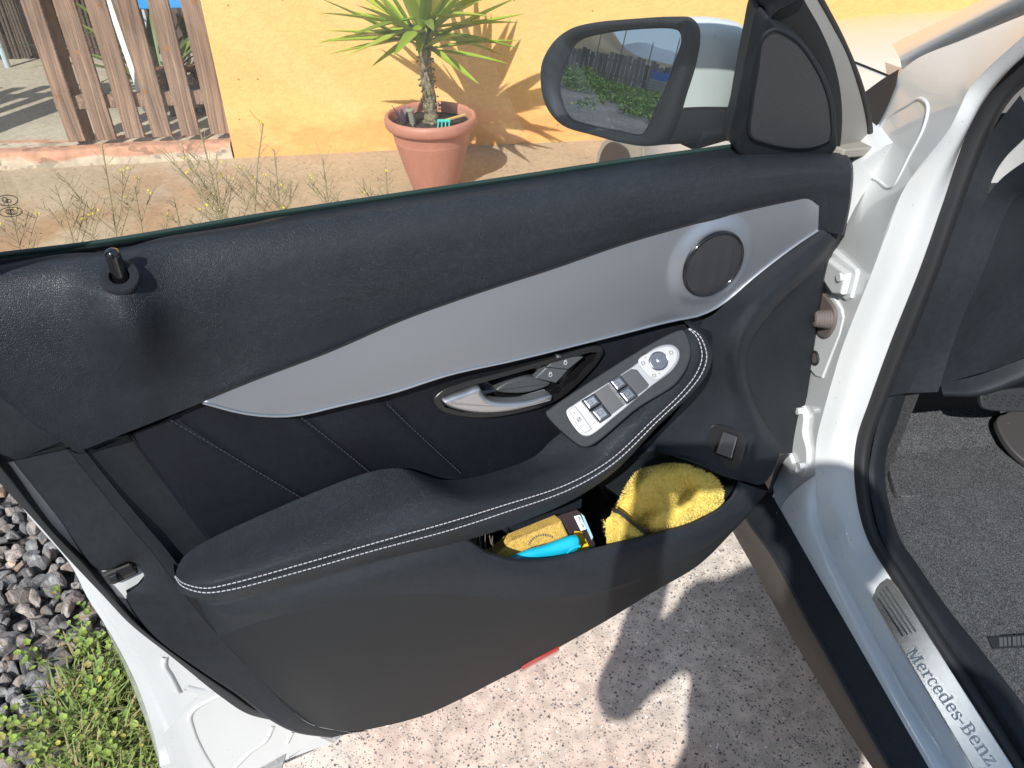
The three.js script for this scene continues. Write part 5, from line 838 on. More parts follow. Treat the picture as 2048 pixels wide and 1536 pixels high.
{
  const fr = frame(d(1080, 1080, .1), DU.clone().negate(), UP.clone().addScaledVector(DN, -.45).normalize());
  const sponge = thing('sponge', 'yellow sponge in clear wrap in the door pocket', 'sponge', d(1060, 1110, .1));
  const spT = tex(256, .05, (x, y) => { const w = worley(x, y, 14, 66), k = (w[0] < .13 ? .45 : 1) * (.9 + .25 * (fbm(x, y, 20, 3, 67) - .5)); return [k, k * .97, k * .9]; });
  part('foam_block', plate(fr, [[979, 1120], [1026, 1082], [1124, 1042], [1139, 1074], [1140, 1130], [1000, 1150]], -.03, .0, { bevel: .004 }), std({ color: lin(.92, .64, .17), map: spT, roughness: 1 }), sponge);
  part('wrap', plate(fr, [[972, 1122], [1022, 1076], [1128, 1036], [1146, 1074], [1146, 1130], [1000, 1150]], .0022, .0026, {}), phy({ color: lin(.97, .97, .97), transmission: 1, thickness: 0, roughness: .08 }), sponge);
  const pr = []; for (let i = 0; i < 13; i++) { const th = 2.9 - i * .16, q = onF(fr, 1062 + 4 + 30 * Math.cos(th) + 22, 1094 - 24 * Math.sin(th), .001), t = new THREE.BoxGeometry(.0016, .0034, .0003); t.rotateZ(th - 1.57); t.translate(q.x, q.y, .0008); t.applyMatrix4(fr.m); pr.push(t); }
  const pm = part('print', pr, std({ color: lin(.10, .10, .16), roughness: .8 }), sponge); pm.userData.kind = 'stuff';
  const card = thing('header_card', 'black and yellow cardboard header with a white reference label', 'card', d(1160, 1080, .1));
  part('board', plate(fr, [[1121, 1037], [1160, 1024], [1170, 1032], [1200, 1100], [1206, 1125], [1160, 1140], [1136, 1072]], -.012, -.0105, { bevel: .0002 }), std({ color: lin(.035, .022, .022), roughness: .45 }), card);
  part('yellow_print', plate(fr, [[1150, 1062], [1164, 1064], [1178, 1092], [1166, 1120], [1148, 1120], [1146, 1070]], -.0105, -.0100, { at: -.01 }), std({ color: lin(.8, .52, .02), roughness: .5 }), card);
  part('blue_edge', plate(fr, [[1162, 1027], [1168, 1032], [1186, 1074], [1183, 1080], [1170, 1050]], -.0104, -.0098, { at: -.01 }), std({ color: lin(.35, .62, .70), roughness: .5 }), card);
  part('reference_label', plate(fr, [[1148, 1033], [1160, 1030], [1173, 1058], [1162, 1062]], -.0098, -.0092, { at: -.009 }), std({ color: lin(.85, .85, .84), roughness: .6 }), card);
  const font = await new FontLoader().loadAsync('fonts/droid/droid_sans_bold.typeface.json'); const a = onF(fr, 1166, 1056, -.009), b = onF(fr, 1155, 1033, -.009);
  const tg = new TextGeometry('REF. 1704', { font, size: .01, depth: .0002, curveSegments: 2 }); tg.computeBoundingBox(); const s = a.distanceTo(b) * .92 / tg.boundingBox.max.x; tg.scale(s, s, 1); tg.translate(0, -.003, 0); tg.rotateZ(Math.atan2(b.y - a.y, b.x - a.x)); tg.translate(a.x, a.y, -.0091); tg.applyMatrix4(fr.m); part('label_text', tg, std({ color: lin(.02, .02, .02), roughness: .7 }), card).userData.kind = 'stuff';
  const wq = onF(fr, 1184, 1102, -.009); const wh = []; const tr = new THREE.TorusGeometry(.0078, .0007, 4, 26); tr.translate(wq.x, wq.y, -.0096); tr.applyMatrix4(fr.m); wh.push(tr); for (let i = 0; i < 6; i++) { const t = new THREE.BoxGeometry(.0144, .0009, .0004); t.rotateZ(i * Math.PI / 6); t.translate(wq.x, wq.y, -.0096); t.applyMatrix4(fr.m); wh.push(t); }
  part('wheel_print', wh, std({ color: lin(.6, .6, .6), roughness: .5 }), card).userData.kind = 'stuff';
  const sc = thing('scraper', 'turquoise plastic scraper with a finger grip handle', 'scraper', d(1090, 1110, .12)); const tq = phy({ color: lin(.01, .42, .58), roughness: .35, clearcoat: .3 });
  const path = [[1000, 1132], [1030, 1121], [1060, 1112], [1090, 1104], [1118, 1096], [1142, 1088], [1158, 1084]].map((q, i) => d(q[0], q[1], .122)), rad = [.005, .0095, .0125, .0122, .0145, .0152, .0125];
  const kc = curve(path), sec = []; for (let i = 0; i <= 40; i++) { const t = i / 40, p = kc.getPoint(t), x = t * 6, j = Math.min(5, Math.floor(x)), R = mix(rad[j], rad[j + 1], x - j) * (i > 37 ? [1, .85, .55, .05][i - 37] : 1), tn = kc.getTangent(t), u = tn.clone().cross(DN).normalize(), o2 = []; for (let k = 0; k <= 20; k++) o2.push(p.clone().addScaledVector(u, R * Math.cos(k / 20 * 6.28318)).addScaledVector(DN, R * .7 * Math.sin(k / 20 * 6.28318))); sec.push(o2); }
  part('grip', gridGeo(sec), tq, sc);
  part('thumb_rest', tube([[1132, 1109], [1140, 1099], [1150, 1094], [1160, 1092]].map(q => d(q[0], q[1], .131)), .0022, 24, 8), tq, sc);
  part('blade', plate(fr, [[1116, 1119], [1150, 1105], [1160, 1114], [1150, 1135], [1110, 1135]], .006, .010, { bevel: .001 }), std({ color: lin(.02, .09, .50), roughness: .4 }), sc);
  const tw = []; for (let i = 0; i < 22; i++) { const x = rr(925, 990), y = rr(1085, 1118); tw.push(polyTube([d(x + rr(-2, 8), y + 14, .095), d(x, y, .11), d(x - rr(-6, 10), y - rr(14, 40), rr(.10, .125))], rr(.0004, .0011), 4)); }
  stuff('dry_twigs', tw, std({ color: lin(.20, .165, .11), roughness: .9 }), 'dry twigs caught in the end of the door pocket', 'twigs');
}
// ---------------------------------------------------------------- potted yucca
const potP = g(861, 230, .35); const POT = V(potP.x, 0.005, potP.z);
{
  const t = thing('plant_pot', 'terracotta plastic pot with rolled rim by the wall', 'pot', POT);
  const terraT = tex(256, .6, (x, y) => { const k = .93 + .12 * (fbm(x, y, 5, 4, 77) - .5) + .05 * (fbm(x, y, 70, 2, 78) - .5); return [k, k, k]; });
  const tm = std({ color: lin(.54, .225, .155), map: terraT, roughness: .52 }); const R = .212;
  const prof = [[.098, 0], [.106, .004], [.142, .12], [.172, .235], [.1735, .24], [.1725, .246], [.182, .283], [.184, .288], [.184, .293], [.2, .296], [.2075, .304], [.2115, .318], [.2115, .332], [.207, .345], [.198, .35], [.190, .347], [.186, .335], [.180, .30]];
  const lathe = (pr, n = 72) => { const q = new THREE.LatheGeometry(pr.map(a => new THREE.Vector2(a[0], a[1])), n); q.translate(POT.x, POT.y, POT.z); return q; };
  part('pot_body', lathe(prof), tm, t); const soil = lathe([[.183, .305], [.15, .309], [.09, .315], [.03, .318], [.0001, .318]], 40); { const q = soil.attributes.position; for (let i = 0; i < q.count; i++) q.setY(i, q.getY(i) + .012 * (vn(q.getX(i) * 60 + 99, q.getZ(i) * 60 + 99, 512, 3) - .5)); soil.computeVertexNormals(); }
  part('soil', soil, std({ map: soilT, color: lin(.45, .38, .32), roughness: 1, bumpMap: soilB, bumpScale: .01 }), t);
}
{
  const y = thing('yucca', 'green yucca with spiky leaves growing in the terracotta pot', 'plant', V(POT.x, POT.y + .31, POT.z));
  const base = V(POT.x + .002, POT.y + .30, POT.z), top = V(POT.x - .006, POT.y + .69, POT.z + .0), kc = curve([base, V(base.x - .002, base.y + .12, base.z), V(base.x - .010, base.y + .26, base.z + .005), top]);
  const sec = []; for (let i = 0; i <= 60; i++) { const t = i / 60, p = kc.getPoint(t), R = mix(.032, .024, t) * (1 + .16 * (hsh(i, 1, 2) - .5)) * (t < .06 ? 1.25 : 1), o = []; for (let k = 0; k <= 18; k++) { const a = k / 18 * 6.28318, r2 = R * (1 + .18 * (hsh(i, k % 18, 7) - .5)); o.push(V(p.x + r2 * Math.cos(a), p.y, p.z + r2 * Math.sin(a))); } sec.push(o); }
  const barkT = tex(256, .12, (x, y2) => { const k = .55 + .7 * (fbm(x, y2, 10, 4, 88) - .5), s = worley(x, y2, 16, 89)[1] - worley(x, y2, 16, 89)[0]; const e = k * (.6 + .5 * sst(0, .25, s)); return [e, e * .93, e * .8]; });
  part('trunk', gridGeo(sec), std({ map: barkT, bumpMap: barkT, bumpScale: .004, roughness: .95, color: lin(.75, .72, .62) }), y);
  const scales = []; for (let i = 0; i < 90; i++) { const t = rr(.25, .98), p = kc.getPoint(t), a = rr(0, 6.28), R = mix(.031, .024, t), q = new THREE.ConeGeometry(.0045, .02, 4); q.rotateX(-1.2); q.rotateY(-a + 1.5708); q.translate(p.x + (R + .004) * Math.cos(a), p.y, p.z + (R + .004) * Math.sin(a)); scales.push(q); }
  part('leaf_scars', scales, std({ color: lin(.22, .17, .09), roughness: .95 }), y).userData.kind = 'stuff';
  const mats = [[.25, .34, .030], [.31, .41, .04], [.20, .29, .03], [.37, .44, .06]].map(q => phy({ color: lin(...q), roughness: .42, transmission: .18, thickness: 0 }));
  const leaf = (az, el, L, wd, droop, m) => {
    const o = top.clone().add(V(0, rr(-.07, .07), 0)), hd = V(Math.cos(az), 0, Math.sin(az)), sd = V(-Math.sin(az), 0, Math.cos(az)), n = 12, rows = [];
    let p = o.clone(), e = el; for (let i = 0; i <= n; i++) { const t = i / n, w = wd * (t < .12 ? mix(.75, .55, t / .12) : t < .45 ? mix(.55, 1, (t - .12) / .33) : Math.pow(1 - (t - .45) / .55, .8)) * .5 + .0004; const dir = hd.clone().multiplyScalar(Math.cos(e)).add(V(0, Math.sin(e), 0)), nn = dir.clone().cross(sd).normalize(); const f = .30 * w; rows.push([p.clone().addScaledVector(sd, -w).addScaledVector(nn, -f), p.clone().addScaledVector(sd, -w * .5), p.clone().addScaledVector(nn, f * .6), p.clone().addScaledVector(sd, w * .5), p.clone().addScaledVector(sd, w).addScaledVector(nn, -f)]); p = p.clone().addScaledVector(dir, L / n); e -= droop / n; }
    part('leaf', gridGeo(rows), m, y);
  };
  const N = 54; for (let i = 0; i < N; i++) { const t = i / N, el = mix(-.22, 1.35, t ** 1.15) + rr(-.08, .08), az = i * 2.39996 + rr(-.12, .12); leaf(az, el, mix(.40, .47, Math.sin(t * 3)) * rr(.9, 1.08), rr(.046, .062), rr(.0, .25), mats[Math.floor(rnd() * 4)]); }
  for (const [az, el, L] of [[3.05, -.05, .46], [3.3, -.02, .47], [2.85, .12, .45], [.1, .18, .42], [-.15, .1, .42], [.4, .02, .40], [1.6, -.35, .22], [2.4, -.25, .30]]) leaf(az, el, L, .052, .15, mats[1]);
}
{
  const t = thing('purple_plant', 'small purple leafed plant at the edge of the pot', 'plant', V(POT.x - .12, POT.y + .31, POT.z + .02)); const m = std({ color: lin(.16, .10, .14), roughness: .7 });
  for (let i = 0; i < 8; i++) { const az = i * .8, p = V(POT.x - .12, POT.y + .31, POT.z + .02), o = V(Math.cos(az) * .05, rr(.05, .1), Math.sin(az) * .05), sd = V(-Math.sin(az), 0, Math.cos(az)); part('leaf', gridGeo([0, .3, .65, 1].map((k, j) => { const q = p.clone().addScaledVector(o, k), w = [.005, .012, .011, .0006][j]; return [q.clone().addScaledVector(sd, -w), q.clone().add(V(0, -.004, 0)), q.clone().addScaledVector(sd, w)]; })), m, t); }
  const r = thing('toy_rake', 'turquoise toy rake with a wooden handle on the soil', 'rake', V(POT.x + .07, POT.y + .315, POT.z + .08)); const tq = std({ color: lin(.06, .48, .42), roughness: .5 });
  const o = V(POT.x + .065, POT.y + .338, POT.z + .06); part('head', boxAt(.06, .012, .012, o, .003), tq, r); for (let i = 0; i < 4; i++) part('tine', bar(V(o.x - .024 + i * .016, o.y, o.z), V(o.x - .026 + i * .017, o.y - .022, o.z + .035), .008, .006, UP, .002), tq, r);
  part('handle', bar(o, V(o.x + .095, o.y + .012, o.z - .05), .011, .011, UP, .003), std({ color: lin(.55, .36, .14), roughness: .7 }), r);
  const gl = thing('solar_lamp', 'small grey garden lamp standing in the pot', 'lamp', V(POT.x - .075, POT.y + .31, POT.z + .06)); const q = new THREE.LatheGeometry([[.0001, .075], [.02, .073], [.021, .066], [.014, .06], [.013, .01], [.006, 0], [.004, -.02]].map(a => new THREE.Vector2(...a)), 24); q.rotateZ(.12); q.translate(POT.x - .075, POT.y + .318, POT.z + .06); part('lamp_body', q, std({ color: lin(.26, .25, .2), roughness: .4 }), gl);
}
// ---------------------------------------------------------------- gravel, weeds, dry stalks
const slabB2 = tex(512, .05, (x, y) => { const w = worley(x, y, 22, 151); return .5 * sst(0, .5, w[0]) + .5 * fbm(x, y, 30, 3, 152); }, false);
{
  const variants = []; for (let v = 0; v < 9; v++) { let q = new THREE.IcosahedronGeometry(1, 2); q = mergeVertices((q.deleteAttribute('normal'), q.deleteAttribute('uv'), q)); const p = q.attributes.position, cut = []; for (let k = 0; k < 9; k++) cut.push([V(rr(-1, 1), rr(-1, 1), rr(-1, 1)).normalize(), rr(.42, .8)]);
    for (let i = 0; i < p.count; i++) { const a = V().fromBufferAttribute(p, i); for (const [nn, dd] of cut) { const e = a.dot(nn); if (e > dd) a.addScaledVector(nn, dd - e); } const nz = 1 + .10 * (vn(a.x * 3 + 20, a.y * 3 + a.z * 5 + 20, 256, v) - .5); p.setXYZ(i, a.x * nz, a.y * nz * .8, a.z * nz); } variants.push(q.toNonIndexed()); }
  const tmp = new THREE.Object3D(), pos = [], col = []; let placed = 0;
  const cols = [[.34, .33, .325], [.40, .38, .365], [.27, .263, .26], [.46, .41, .375], [.48, .41, .365]];
  const put = (x, z, s, y, cc) => { const v = variants[Math.floor(rnd() * 9)]; tmp.position.set(x, y, z); tmp.rotation.set(rr(0, 6), rr(0, 6), rr(0, 6)); tmp.scale.set(s * rr(.75, 1.2), s * rr(.65, 1.05), s * rr(.75, 1.2)); tmp.updateMatrix(); const q = v.attributes.position, a = V(), k = rr(.75, 1.3); for (let i = 0; i < q.count; i++) { a.fromBufferAttribute(q, i).applyMatrix4(tmp.matrix); pos.push(a.x, a.y, a.z); col.push(cc[0] * k, cc[1] * k, cc[2] * k); } placed++; };
  const seen = (x, z) => { const a = hw(0, 0, 0), rel = V(x, 0, z).sub(CORNER); return rel.dot(HE) < .43 && rel.dot(HI) < -1.52; };
  for (let z = -2.35; z < -.35; z += .031) for (let x = -1.75; x < -.3; x += .031) { const X = x + rr(-.012, .012), Z = z + rr(-.012, .012); if (!seen(X, Z)) continue; if (X > -.1 - .5 * 1 && Z < -1.3) continue; const r = rnd(); put(X, Z, rr(.014, .027) * (r < .15 ? 1.4 : 1), -.018 + rr(-.006, .010), r > .985 ? [.45, .14, .08] : r > .96 ? [.5, .36, .24] : cols[Math.floor(rnd() * 5)]); }
  const gq = new THREE.BufferGeometry(); gq.setAttribute('position', new THREE.Float32BufferAttribute(pos, 3)); gq.setAttribute('color', new THREE.Float32BufferAttribute(col, 3)); { const uv = []; for (let i = 0; i < pos.length; i += 3) uv.push(pos[i] + pos[i + 1] * .7, pos[i + 2] + pos[i + 1] * .5); gq.setAttribute('uv', new THREE.Float32BufferAttribute(uv, 2)); } gq.computeVertexNormals();
  const m = new THREE.Mesh(gq, std({ vertexColors: true, roughness: .95, map: tex(512, .12, (x, y) => { const k = .78 + .55 * (fbm(x, y, 14, 4, 141) - .5), w = worley(x, y, 26, 142), pit = w[2] > .6 && w[0] < .2 ? .55 : 1, li = sst(.6, .72, fbm(x, y, 6, 3, 143)); return [k * pit * (1 + .12 * li), k * pit * (1 + .03 * li), k * pit * (1 - .06 * li)]; }), bumpMap: slabB2, bumpScale: .0016 })); m.name = 'gravel'; m.userData = { kind: 'stuff', label: 'grey volcanic gravel beside the driveway', category: 'gravel' }; scene.add(m);
}
{
  // leafy weeds and grass growing through the gravel
  const blades = [], leaves = [], bc = [], lc = [];
  const tri = (arr, ca2, a, b, e, cc) => { arr.push(a.x, a.y, a.z, b.x, b.y, b.z, e.x, e.y, e.z); for (let i = 0; i < 3; i++) ca2.push(...cc); };
  const spot = (px, py) => g(px, py, 0), inP = (px, py) => { const e = 1 - Math.hypot((px - 225) / 160, (py - 1480) / 210); return e; };
  for (let i = 0; i < 5200; i++) { const px = rr(20, 420), py = rr(1230, 1620); if (rnd() > clamp(inP(px, py) * 1.4 + .02)) continue; const p = spot(px, py); p.y = -.01; const L = rr(.025, .085), a = rr(0, 6.28), l = rr(.2, .9), dir = V(Math.cos(a) * l, 1, Math.sin(a) * l).normalize(), sd = V(-Math.sin(a), 0, Math.cos(a)).multiplyScalar(rr(.0012, .0026)), m = p.clone().addScaledVector(dir, L * .6), t = p.clone().addScaledVector(dir, L).add(V(Math.cos(a) * L * .35, -L * .12, Math.sin(a) * L * .35)); const dry = rnd(), cc = dry < .24 ? [.36, .29, .13] : dry < .55 ? [.17, .23, .05] : [.24, .32, .07]; tri(blades, bc, p.clone().sub(sd), p.clone().add(sd), m.clone().add(sd), cc); tri(blades, bc, p.clone().sub(sd), m.clone().add(sd), m.clone().sub(sd), cc); tri(blades, bc, m.clone().sub(sd), m.clone().add(sd), t, cc); }
  const lobed = (p, R, nrm, cc) => { const u = V(1, .01, .2).cross(nrm).normalize(), v = nrm.clone().cross(u), K = 10, rim = []; for (let k = 0; k < K; k++) { const a = k / K * 6.283, r2 = R * (k & 1 ? .86 : 1.04) * rr(.85, 1.1); rim.push(p.clone().addScaledVector(u, r2 * Math.cos(a)).addScaledVector(v, r2 * Math.sin(a)).addScaledVector(nrm, R * .28)); } for (let k = 0; k < K; k++) tri(leaves, lc, p, rim[k], rim[(k + 1) % K], cc); };
  const clumps = [[165, 1285, 36, 14], [205, 1320, 44, 22], [80, 1330, 30, 9], [215, 1390, 44, 24], [60, 1500, 55, 30], [118, 1195, 14, 4], [230, 1470, 60, 36], [160, 1460, 60, 24], [250, 1540, 60, 30], [20, 1450, 40, 14], [20, 975, 12, 5], [180, 1235, 16, 4]];
  for (const [px, py, r, n] of clumps) for (let i = 0; i < n * 1.6; i++) { const a = rr(0, 6.28), q = Math.sqrt(rnd()) * r, p = spot(px + q * Math.cos(a), py + q * Math.sin(a) * .9); p.y = rr(.012, .055); const k = rr(.7, 1.25), yel2 = rnd() < .12; lobed(p, rr(.003, .0085), V(rr(-.5, .5), 1, rr(-.3, .7)).normalize(), yel2 ? [.42 * k, .38 * k, .08] : rnd() < .3 ? [.16 * k, .25 * k, .05 * k] : [.26 * k, .35 * k, .06 * k]); const st = V(rr(-.0008, .0008), 0, .0008); tri(leaves, lc, p.clone().add(st), p.clone().sub(st), V(p.x + rr(-.02, .02), -.015, p.z + rr(-.02, .02)), [.2, .25, .06]); }
  const mk = (arr, ca2, name, label, cat, mat) => { const q = new THREE.BufferGeometry(); q.setAttribute('position', new THREE.Float32BufferAttribute(arr, 3)); q.setAttribute('color', new THREE.Float32BufferAttribute(ca2, 3)); q.computeVertexNormals(); const m = new THREE.Mesh(q, mat); m.name = name; m.userData = { kind: 'stuff', label, category: cat }; scene.add(m); };
  const lm = phy({ vertexColors: true, roughness: .7, transmission: .25, thickness: 0, side: THREE.DoubleSide });
  mk(blades, bc, 'grass', 'thin green and straw grass blades in the gravel', 'grass', lm); mk(leaves, lc, 'leafy_weeds', 'low green leafy weeds growing through the gravel', 'weeds', lm);
}
{
  // dry mustard stalks between driveway and terrace, seen through the window
  const sm = std({ color: lin(.36, .28, .15), roughness: .9 }), gm2 = std({ color: lin(.34, .27, .13), roughness: .9 }), fm2 = std({ color: lin(.75, .62, .03), roughness: .8 });
  const list = [[15, 530, 12, 395, 'at the gravel edge, by the printed window marks'], [128, 520, 110, 372, 'with a bare bent top'], [212, 500, 204, 292, 'tall and narrow, before the second picket'], [258, 505, 268, 372, 'spreading beside the tall narrow one'], [335, 495, 347, 396, 'short and forked, before the kerb'], [425, 490, 402, 268, 'reaching up before the fifth picket'], [470, 480, 432, 350, 'low and bushy, before the fence end'], [500, 470, 526, 248, 'tallest, before the ochre wall corner'], [560, 465, 548, 300, 'dense, before the foot of the ochre wall'], [612, 455, 645, 318, 'leaning towards the potted yucca'], [706, 440, 772, 345, 'sparse, close to the terracotta pot']];
  list.forEach(([bx, by, tx, ty, txt], li) => {
    const fwd = 2.32 + .05 * (li % 3), pl = (px, py) => { const r = ray(px, py); return r.multiplyScalar(fwd / -r.z).add(EYE); };
    const top = pl(tx, ty), b0 = pl(bx, by), base = V(b0.x, -.03, -fwd + rr(-.03, .03)), t = thing('dry_stalk', `dry straw coloured weed stalk ${txt}`, 'weed', base, 'dry weed stalks outside the window'), ge = [], fl = [];
    const stem = (a, b, r, depth) => {
      const side = V(rr(-.045, .045) * a.distanceTo(b) * 2.5, 0, rr(-.03, .03)), m = a.clone().lerp(b, .5).add(side), k = new THREE.QuadraticBezierCurve3(a, m, b); ge.push(new THREE.TubeGeometry(k, 5, r, 4)); const L = a.distanceTo(b), n = Math.floor(L / .016);
      for (let i = 2; i <= n; i++) { const tt = i / n; if (tt < (depth ? .15 : .3)) continue; const p = k.getPoint(tt), az = rr(0, 6.28), l = rr(.02, .048), up2 = rr(.45, 1.3), q = p.clone().add(V(Math.cos(az) * l, l * up2, Math.sin(az) * l * .8)), mid = p.clone().lerp(q, .5).add(V(0, -l * .16, 0)); ge.push(new THREE.TubeGeometry(new THREE.QuadraticBezierCurve3(p, mid, q), 3, .0009, 3)); }
      if (rnd() < .22) for (let i = 0; i < 2; i++) { const s = new THREE.IcosahedronGeometry(rr(.0025, .0042), 0), e = b.clone().add(V(rr(-.008, .008), rr(-.004, .008), rr(-.008, .008))); s.translate(e.x, e.y, e.z); fl.push(s); }
      if (depth < 2) for (let i = 0, nb = depth ? 2 : 4 + Math.floor(rnd() * 3); i < nb; i++) { const tt = rr(.3, .8), p = k.getPoint(tt), l = L * (1 - tt) * rr(.55, .95), az = rr(-.75, .75) + (rnd() < .5 ? 0 : 3.14), e = p.clone().add(V(Math.cos(az) * l * .5, l * .85, Math.sin(az) * l * .4)); stem(p, e, r * .65, depth + 1); }
    };
    stem(base, top, .0024, 0); part('stems', ge, li % 4 === 2 ? gm2 : sm, t).userData.kind = 'stuff'; if (fl.length) part('flowers', fl, fm2, t).userData.kind = 'stuff';
  });
}
// ---------------------------------------------------------------- what the wing mirror sees: lot, fence, hills
{
  const az = -104 * Math.PI / 180, f = V(Math.sin(az), 0, -Math.cos(az)), s = V(-f.z, 0, f.x);      // f away, s sideways
  const P = (dist, side, y) => f.clone().multiplyScalar(dist).addScaledVector(s, side).setY(y);
  const fe = thing('plank_fence', 'grey weathered plank fence across the gravel lot', 'fence', P(38, 0, 0));
  const wm = [[.20, .17, .14], [.26, .22, .18], [.15, .13, .11], [.30, .25, .19]].map(q => std({ color: lin(...q), roughness: .95 })), bx = new THREE.BoxGeometry(1, 1, 1), ry = Math.atan2(f.x, f.z);
  const put = (nm, w, hh, th, p, m, par, rz = 0) => { const q = bx.clone(); q.scale(w, hh, th); q.rotateZ(rz); q.rotateY(ry); q.translate(p.x, p.y, p.z); return part(nm, q, m, par); };
  for (let i = 0; i < 64; i++) { const hh = rr(1.15, 1.4); put('plank', .20, hh, .03, P(38 + rr(-.05, .05), -7 + i * .22, hh / 2 - .03), wm[Math.floor(rnd() * 4)], fe, rr(-.04, .04)); }
  for (const y of [.35, 1.0]) put('rail', 14.4, .1, .06, P(38.09, 0, y), wm[1], fe);
  const bl = thing('blue_drum_panel', 'bright blue panel leaning on the plank fence', 'panel', P(29.6, 0, 0)); put('sheet', 1.05, .42, .05, P(37.4, -.95, .72), std({ color: lin(.05, .16, .5), roughness: .6 }), bl); put('prop', .08, .5, .08, P(37.42, -.65, .22), wm[2], bl); put('prop', .08, .5, .08, P(37.42, -1.25, .22), wm[2], bl);
  const pal = thing('pallet', 'pale wooden pallet propped below the blue panel', 'pallet', P(29, 0, 0)); for (let i = 0; i < 5; i++) put('slat', 1.3, .09, .025, P(36.6, -1.0, .05 + i * .12), std({ color: lin(.42, .38, .32), roughness: .9 }), pal); for (const q of [-.55, 0, .55]) put('stringer', .08, .62, .06, P(36.65, -1.0 + q, .29), wm[1], pal);
  for (const [sd, dist, hh, txt] of [[1.2, 44, 2.6, 'beside the tall weeds'], [-.4, 46, 2.3, 'the shortest of the four'], [-1.6, 43, 2.7, 'above the blue panel'], [2.6, 48, 2.8, 'the farthest from the small house']]) single('thin_pole', (() => { const q = new THREE.CylinderGeometry(.03, .035, hh, 8); const p = P(dist, sd, hh / 2 - .03); q.translate(p.x, p.y, p.z); return q; })(), wm[2], `thin dark pole standing behind the plank fence, ${txt}`, 'pole', 'poles behind the plank fence');
  const ho = thing('small_house', 'small ochre house beyond the plank fence', 'house', P(60, 6.4, 0)); put('wall', 2.2, 3.0, 2.5, P(60, -4.6, 1.5), std({ color: lin(.5, .33, .16), roughness: .9 }), ho); put('roof', 2.5, .25, 2.8, P(60, -4.6, 3.13), std({ color: lin(.4, .2, .13), roughness: .9 }), ho); put('window_pane', .5, .6, .04, P(58.72, -4.5, 1.9), std({ color: lin(.04, .05, .06), roughness: .2 }), ho);
  // hills
  const hill = (dist, amp, m, nm) => { const rows = []; for (let j = 0; j <= 10; j++) { const o = []; for (let i = 0; i <= 90; i++) { const x = (i / 90 - .5) * dist * 1.2, t = j / 10; o.push(P(dist + t * dist * .35, x, -6 + Math.sin(t * Math.PI / 2) * (amp(x) * (.86 + .3 * fbm(i / 90, .37 + t * .06, 24, 5, 31)) + 6))); } rows.push(o); } struct(nm, gridGeo(rows), m); };
  const hT = tex(512, 900, (x, y) => { const k = .55 + .5 * (fbm(x, y, 8, 6, 19) - .5); return [k, k * .9, k * .75]; });
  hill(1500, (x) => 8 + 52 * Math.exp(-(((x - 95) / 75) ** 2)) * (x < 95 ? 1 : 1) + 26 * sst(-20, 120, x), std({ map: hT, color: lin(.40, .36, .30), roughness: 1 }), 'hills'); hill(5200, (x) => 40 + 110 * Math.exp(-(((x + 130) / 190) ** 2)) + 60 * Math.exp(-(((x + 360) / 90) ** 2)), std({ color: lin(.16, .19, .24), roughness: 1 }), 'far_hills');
  // weeds on the lot
  const arr = [], ca2 = []; const tri = (a, b, e, cc) => { arr.push(a.x, a.y, a.z, b.x, b.y, b.z, e.x, e.y, e.z); for (let i = 0; i < 3; i++) ca2.push(...cc); };
  const clump = (dist, sd, r, hh, n) => { for (let i = 0; i < n; i++) { const a = rr(0, 6.28), q = Math.sqrt(rnd()) * r, p = P(dist + q * Math.cos(a) * 1.6, sd + q * Math.sin(a), rr(0, hh) * (1 - .6 * q / r)), L = rr(.05, .12), u = V(rr(-1, 1), rr(-.2, 1), rr(-1, 1)).normalize().multiplyScalar(L), v = V(rr(-1, 1), rr(-.2, 1), rr(-1, 1)).normalize().multiplyScalar(L * .6), k = rr(.6, 1.3), y = rnd() < .2; tri(p, p.clone().add(u), p.clone().add(v), y ? [.30 * k, .33 * k, .04] : [.11 * k, .23 * k, .03 * k]); } };
  clump(26, 2.0, .8, .8, 2400); clump(29, 1.1, .8, .5, 1300); clump(31, .2, 1.2, .3, 1000); clump(21, -1.0, .6, .12, 900); clump(23, .2, .8, .14, 1100); clump(17.5, -.3, .4, .08, 500); clump(33, -1.6, 1.8, .3, 1300); clump(22, -.5, .7, .14, 900); clump(27, -.8, 1.4, .2, 1500); clump(24, .6, .9, .2, 1000); clump(19, .3, .5, .1, 500); clump(20, -.2, .5, .12, 500); clump(24.5, -1.4, .7, .14, 600); clump(18, -.9, .5, .10, 420); clump(30, 2.6, 1.2, .7, 1500); clump(16, -.7, .35, .08, 200); for (let i = 0; i < 40; i++) clump(rr(14, 34), rr(-3, 3), rr(.12, .35), .08, 40);
  const q = new THREE.BufferGeometry(); q.setAttribute('position', new THREE.Float32BufferAttribute(arr, 3)); q.setAttribute('color', new THREE.Float32BufferAttribute(ca2, 3)); q.computeVertexNormals(); const m = new THREE.Mesh(q, std({ vertexColors: true, roughness: .8 })); m.name = 'lot_weeds'; m.userData = { kind: 'stuff', label: 'green weeds spread over the gravel lot', category: 'weeds' }; scene.add(m);
}
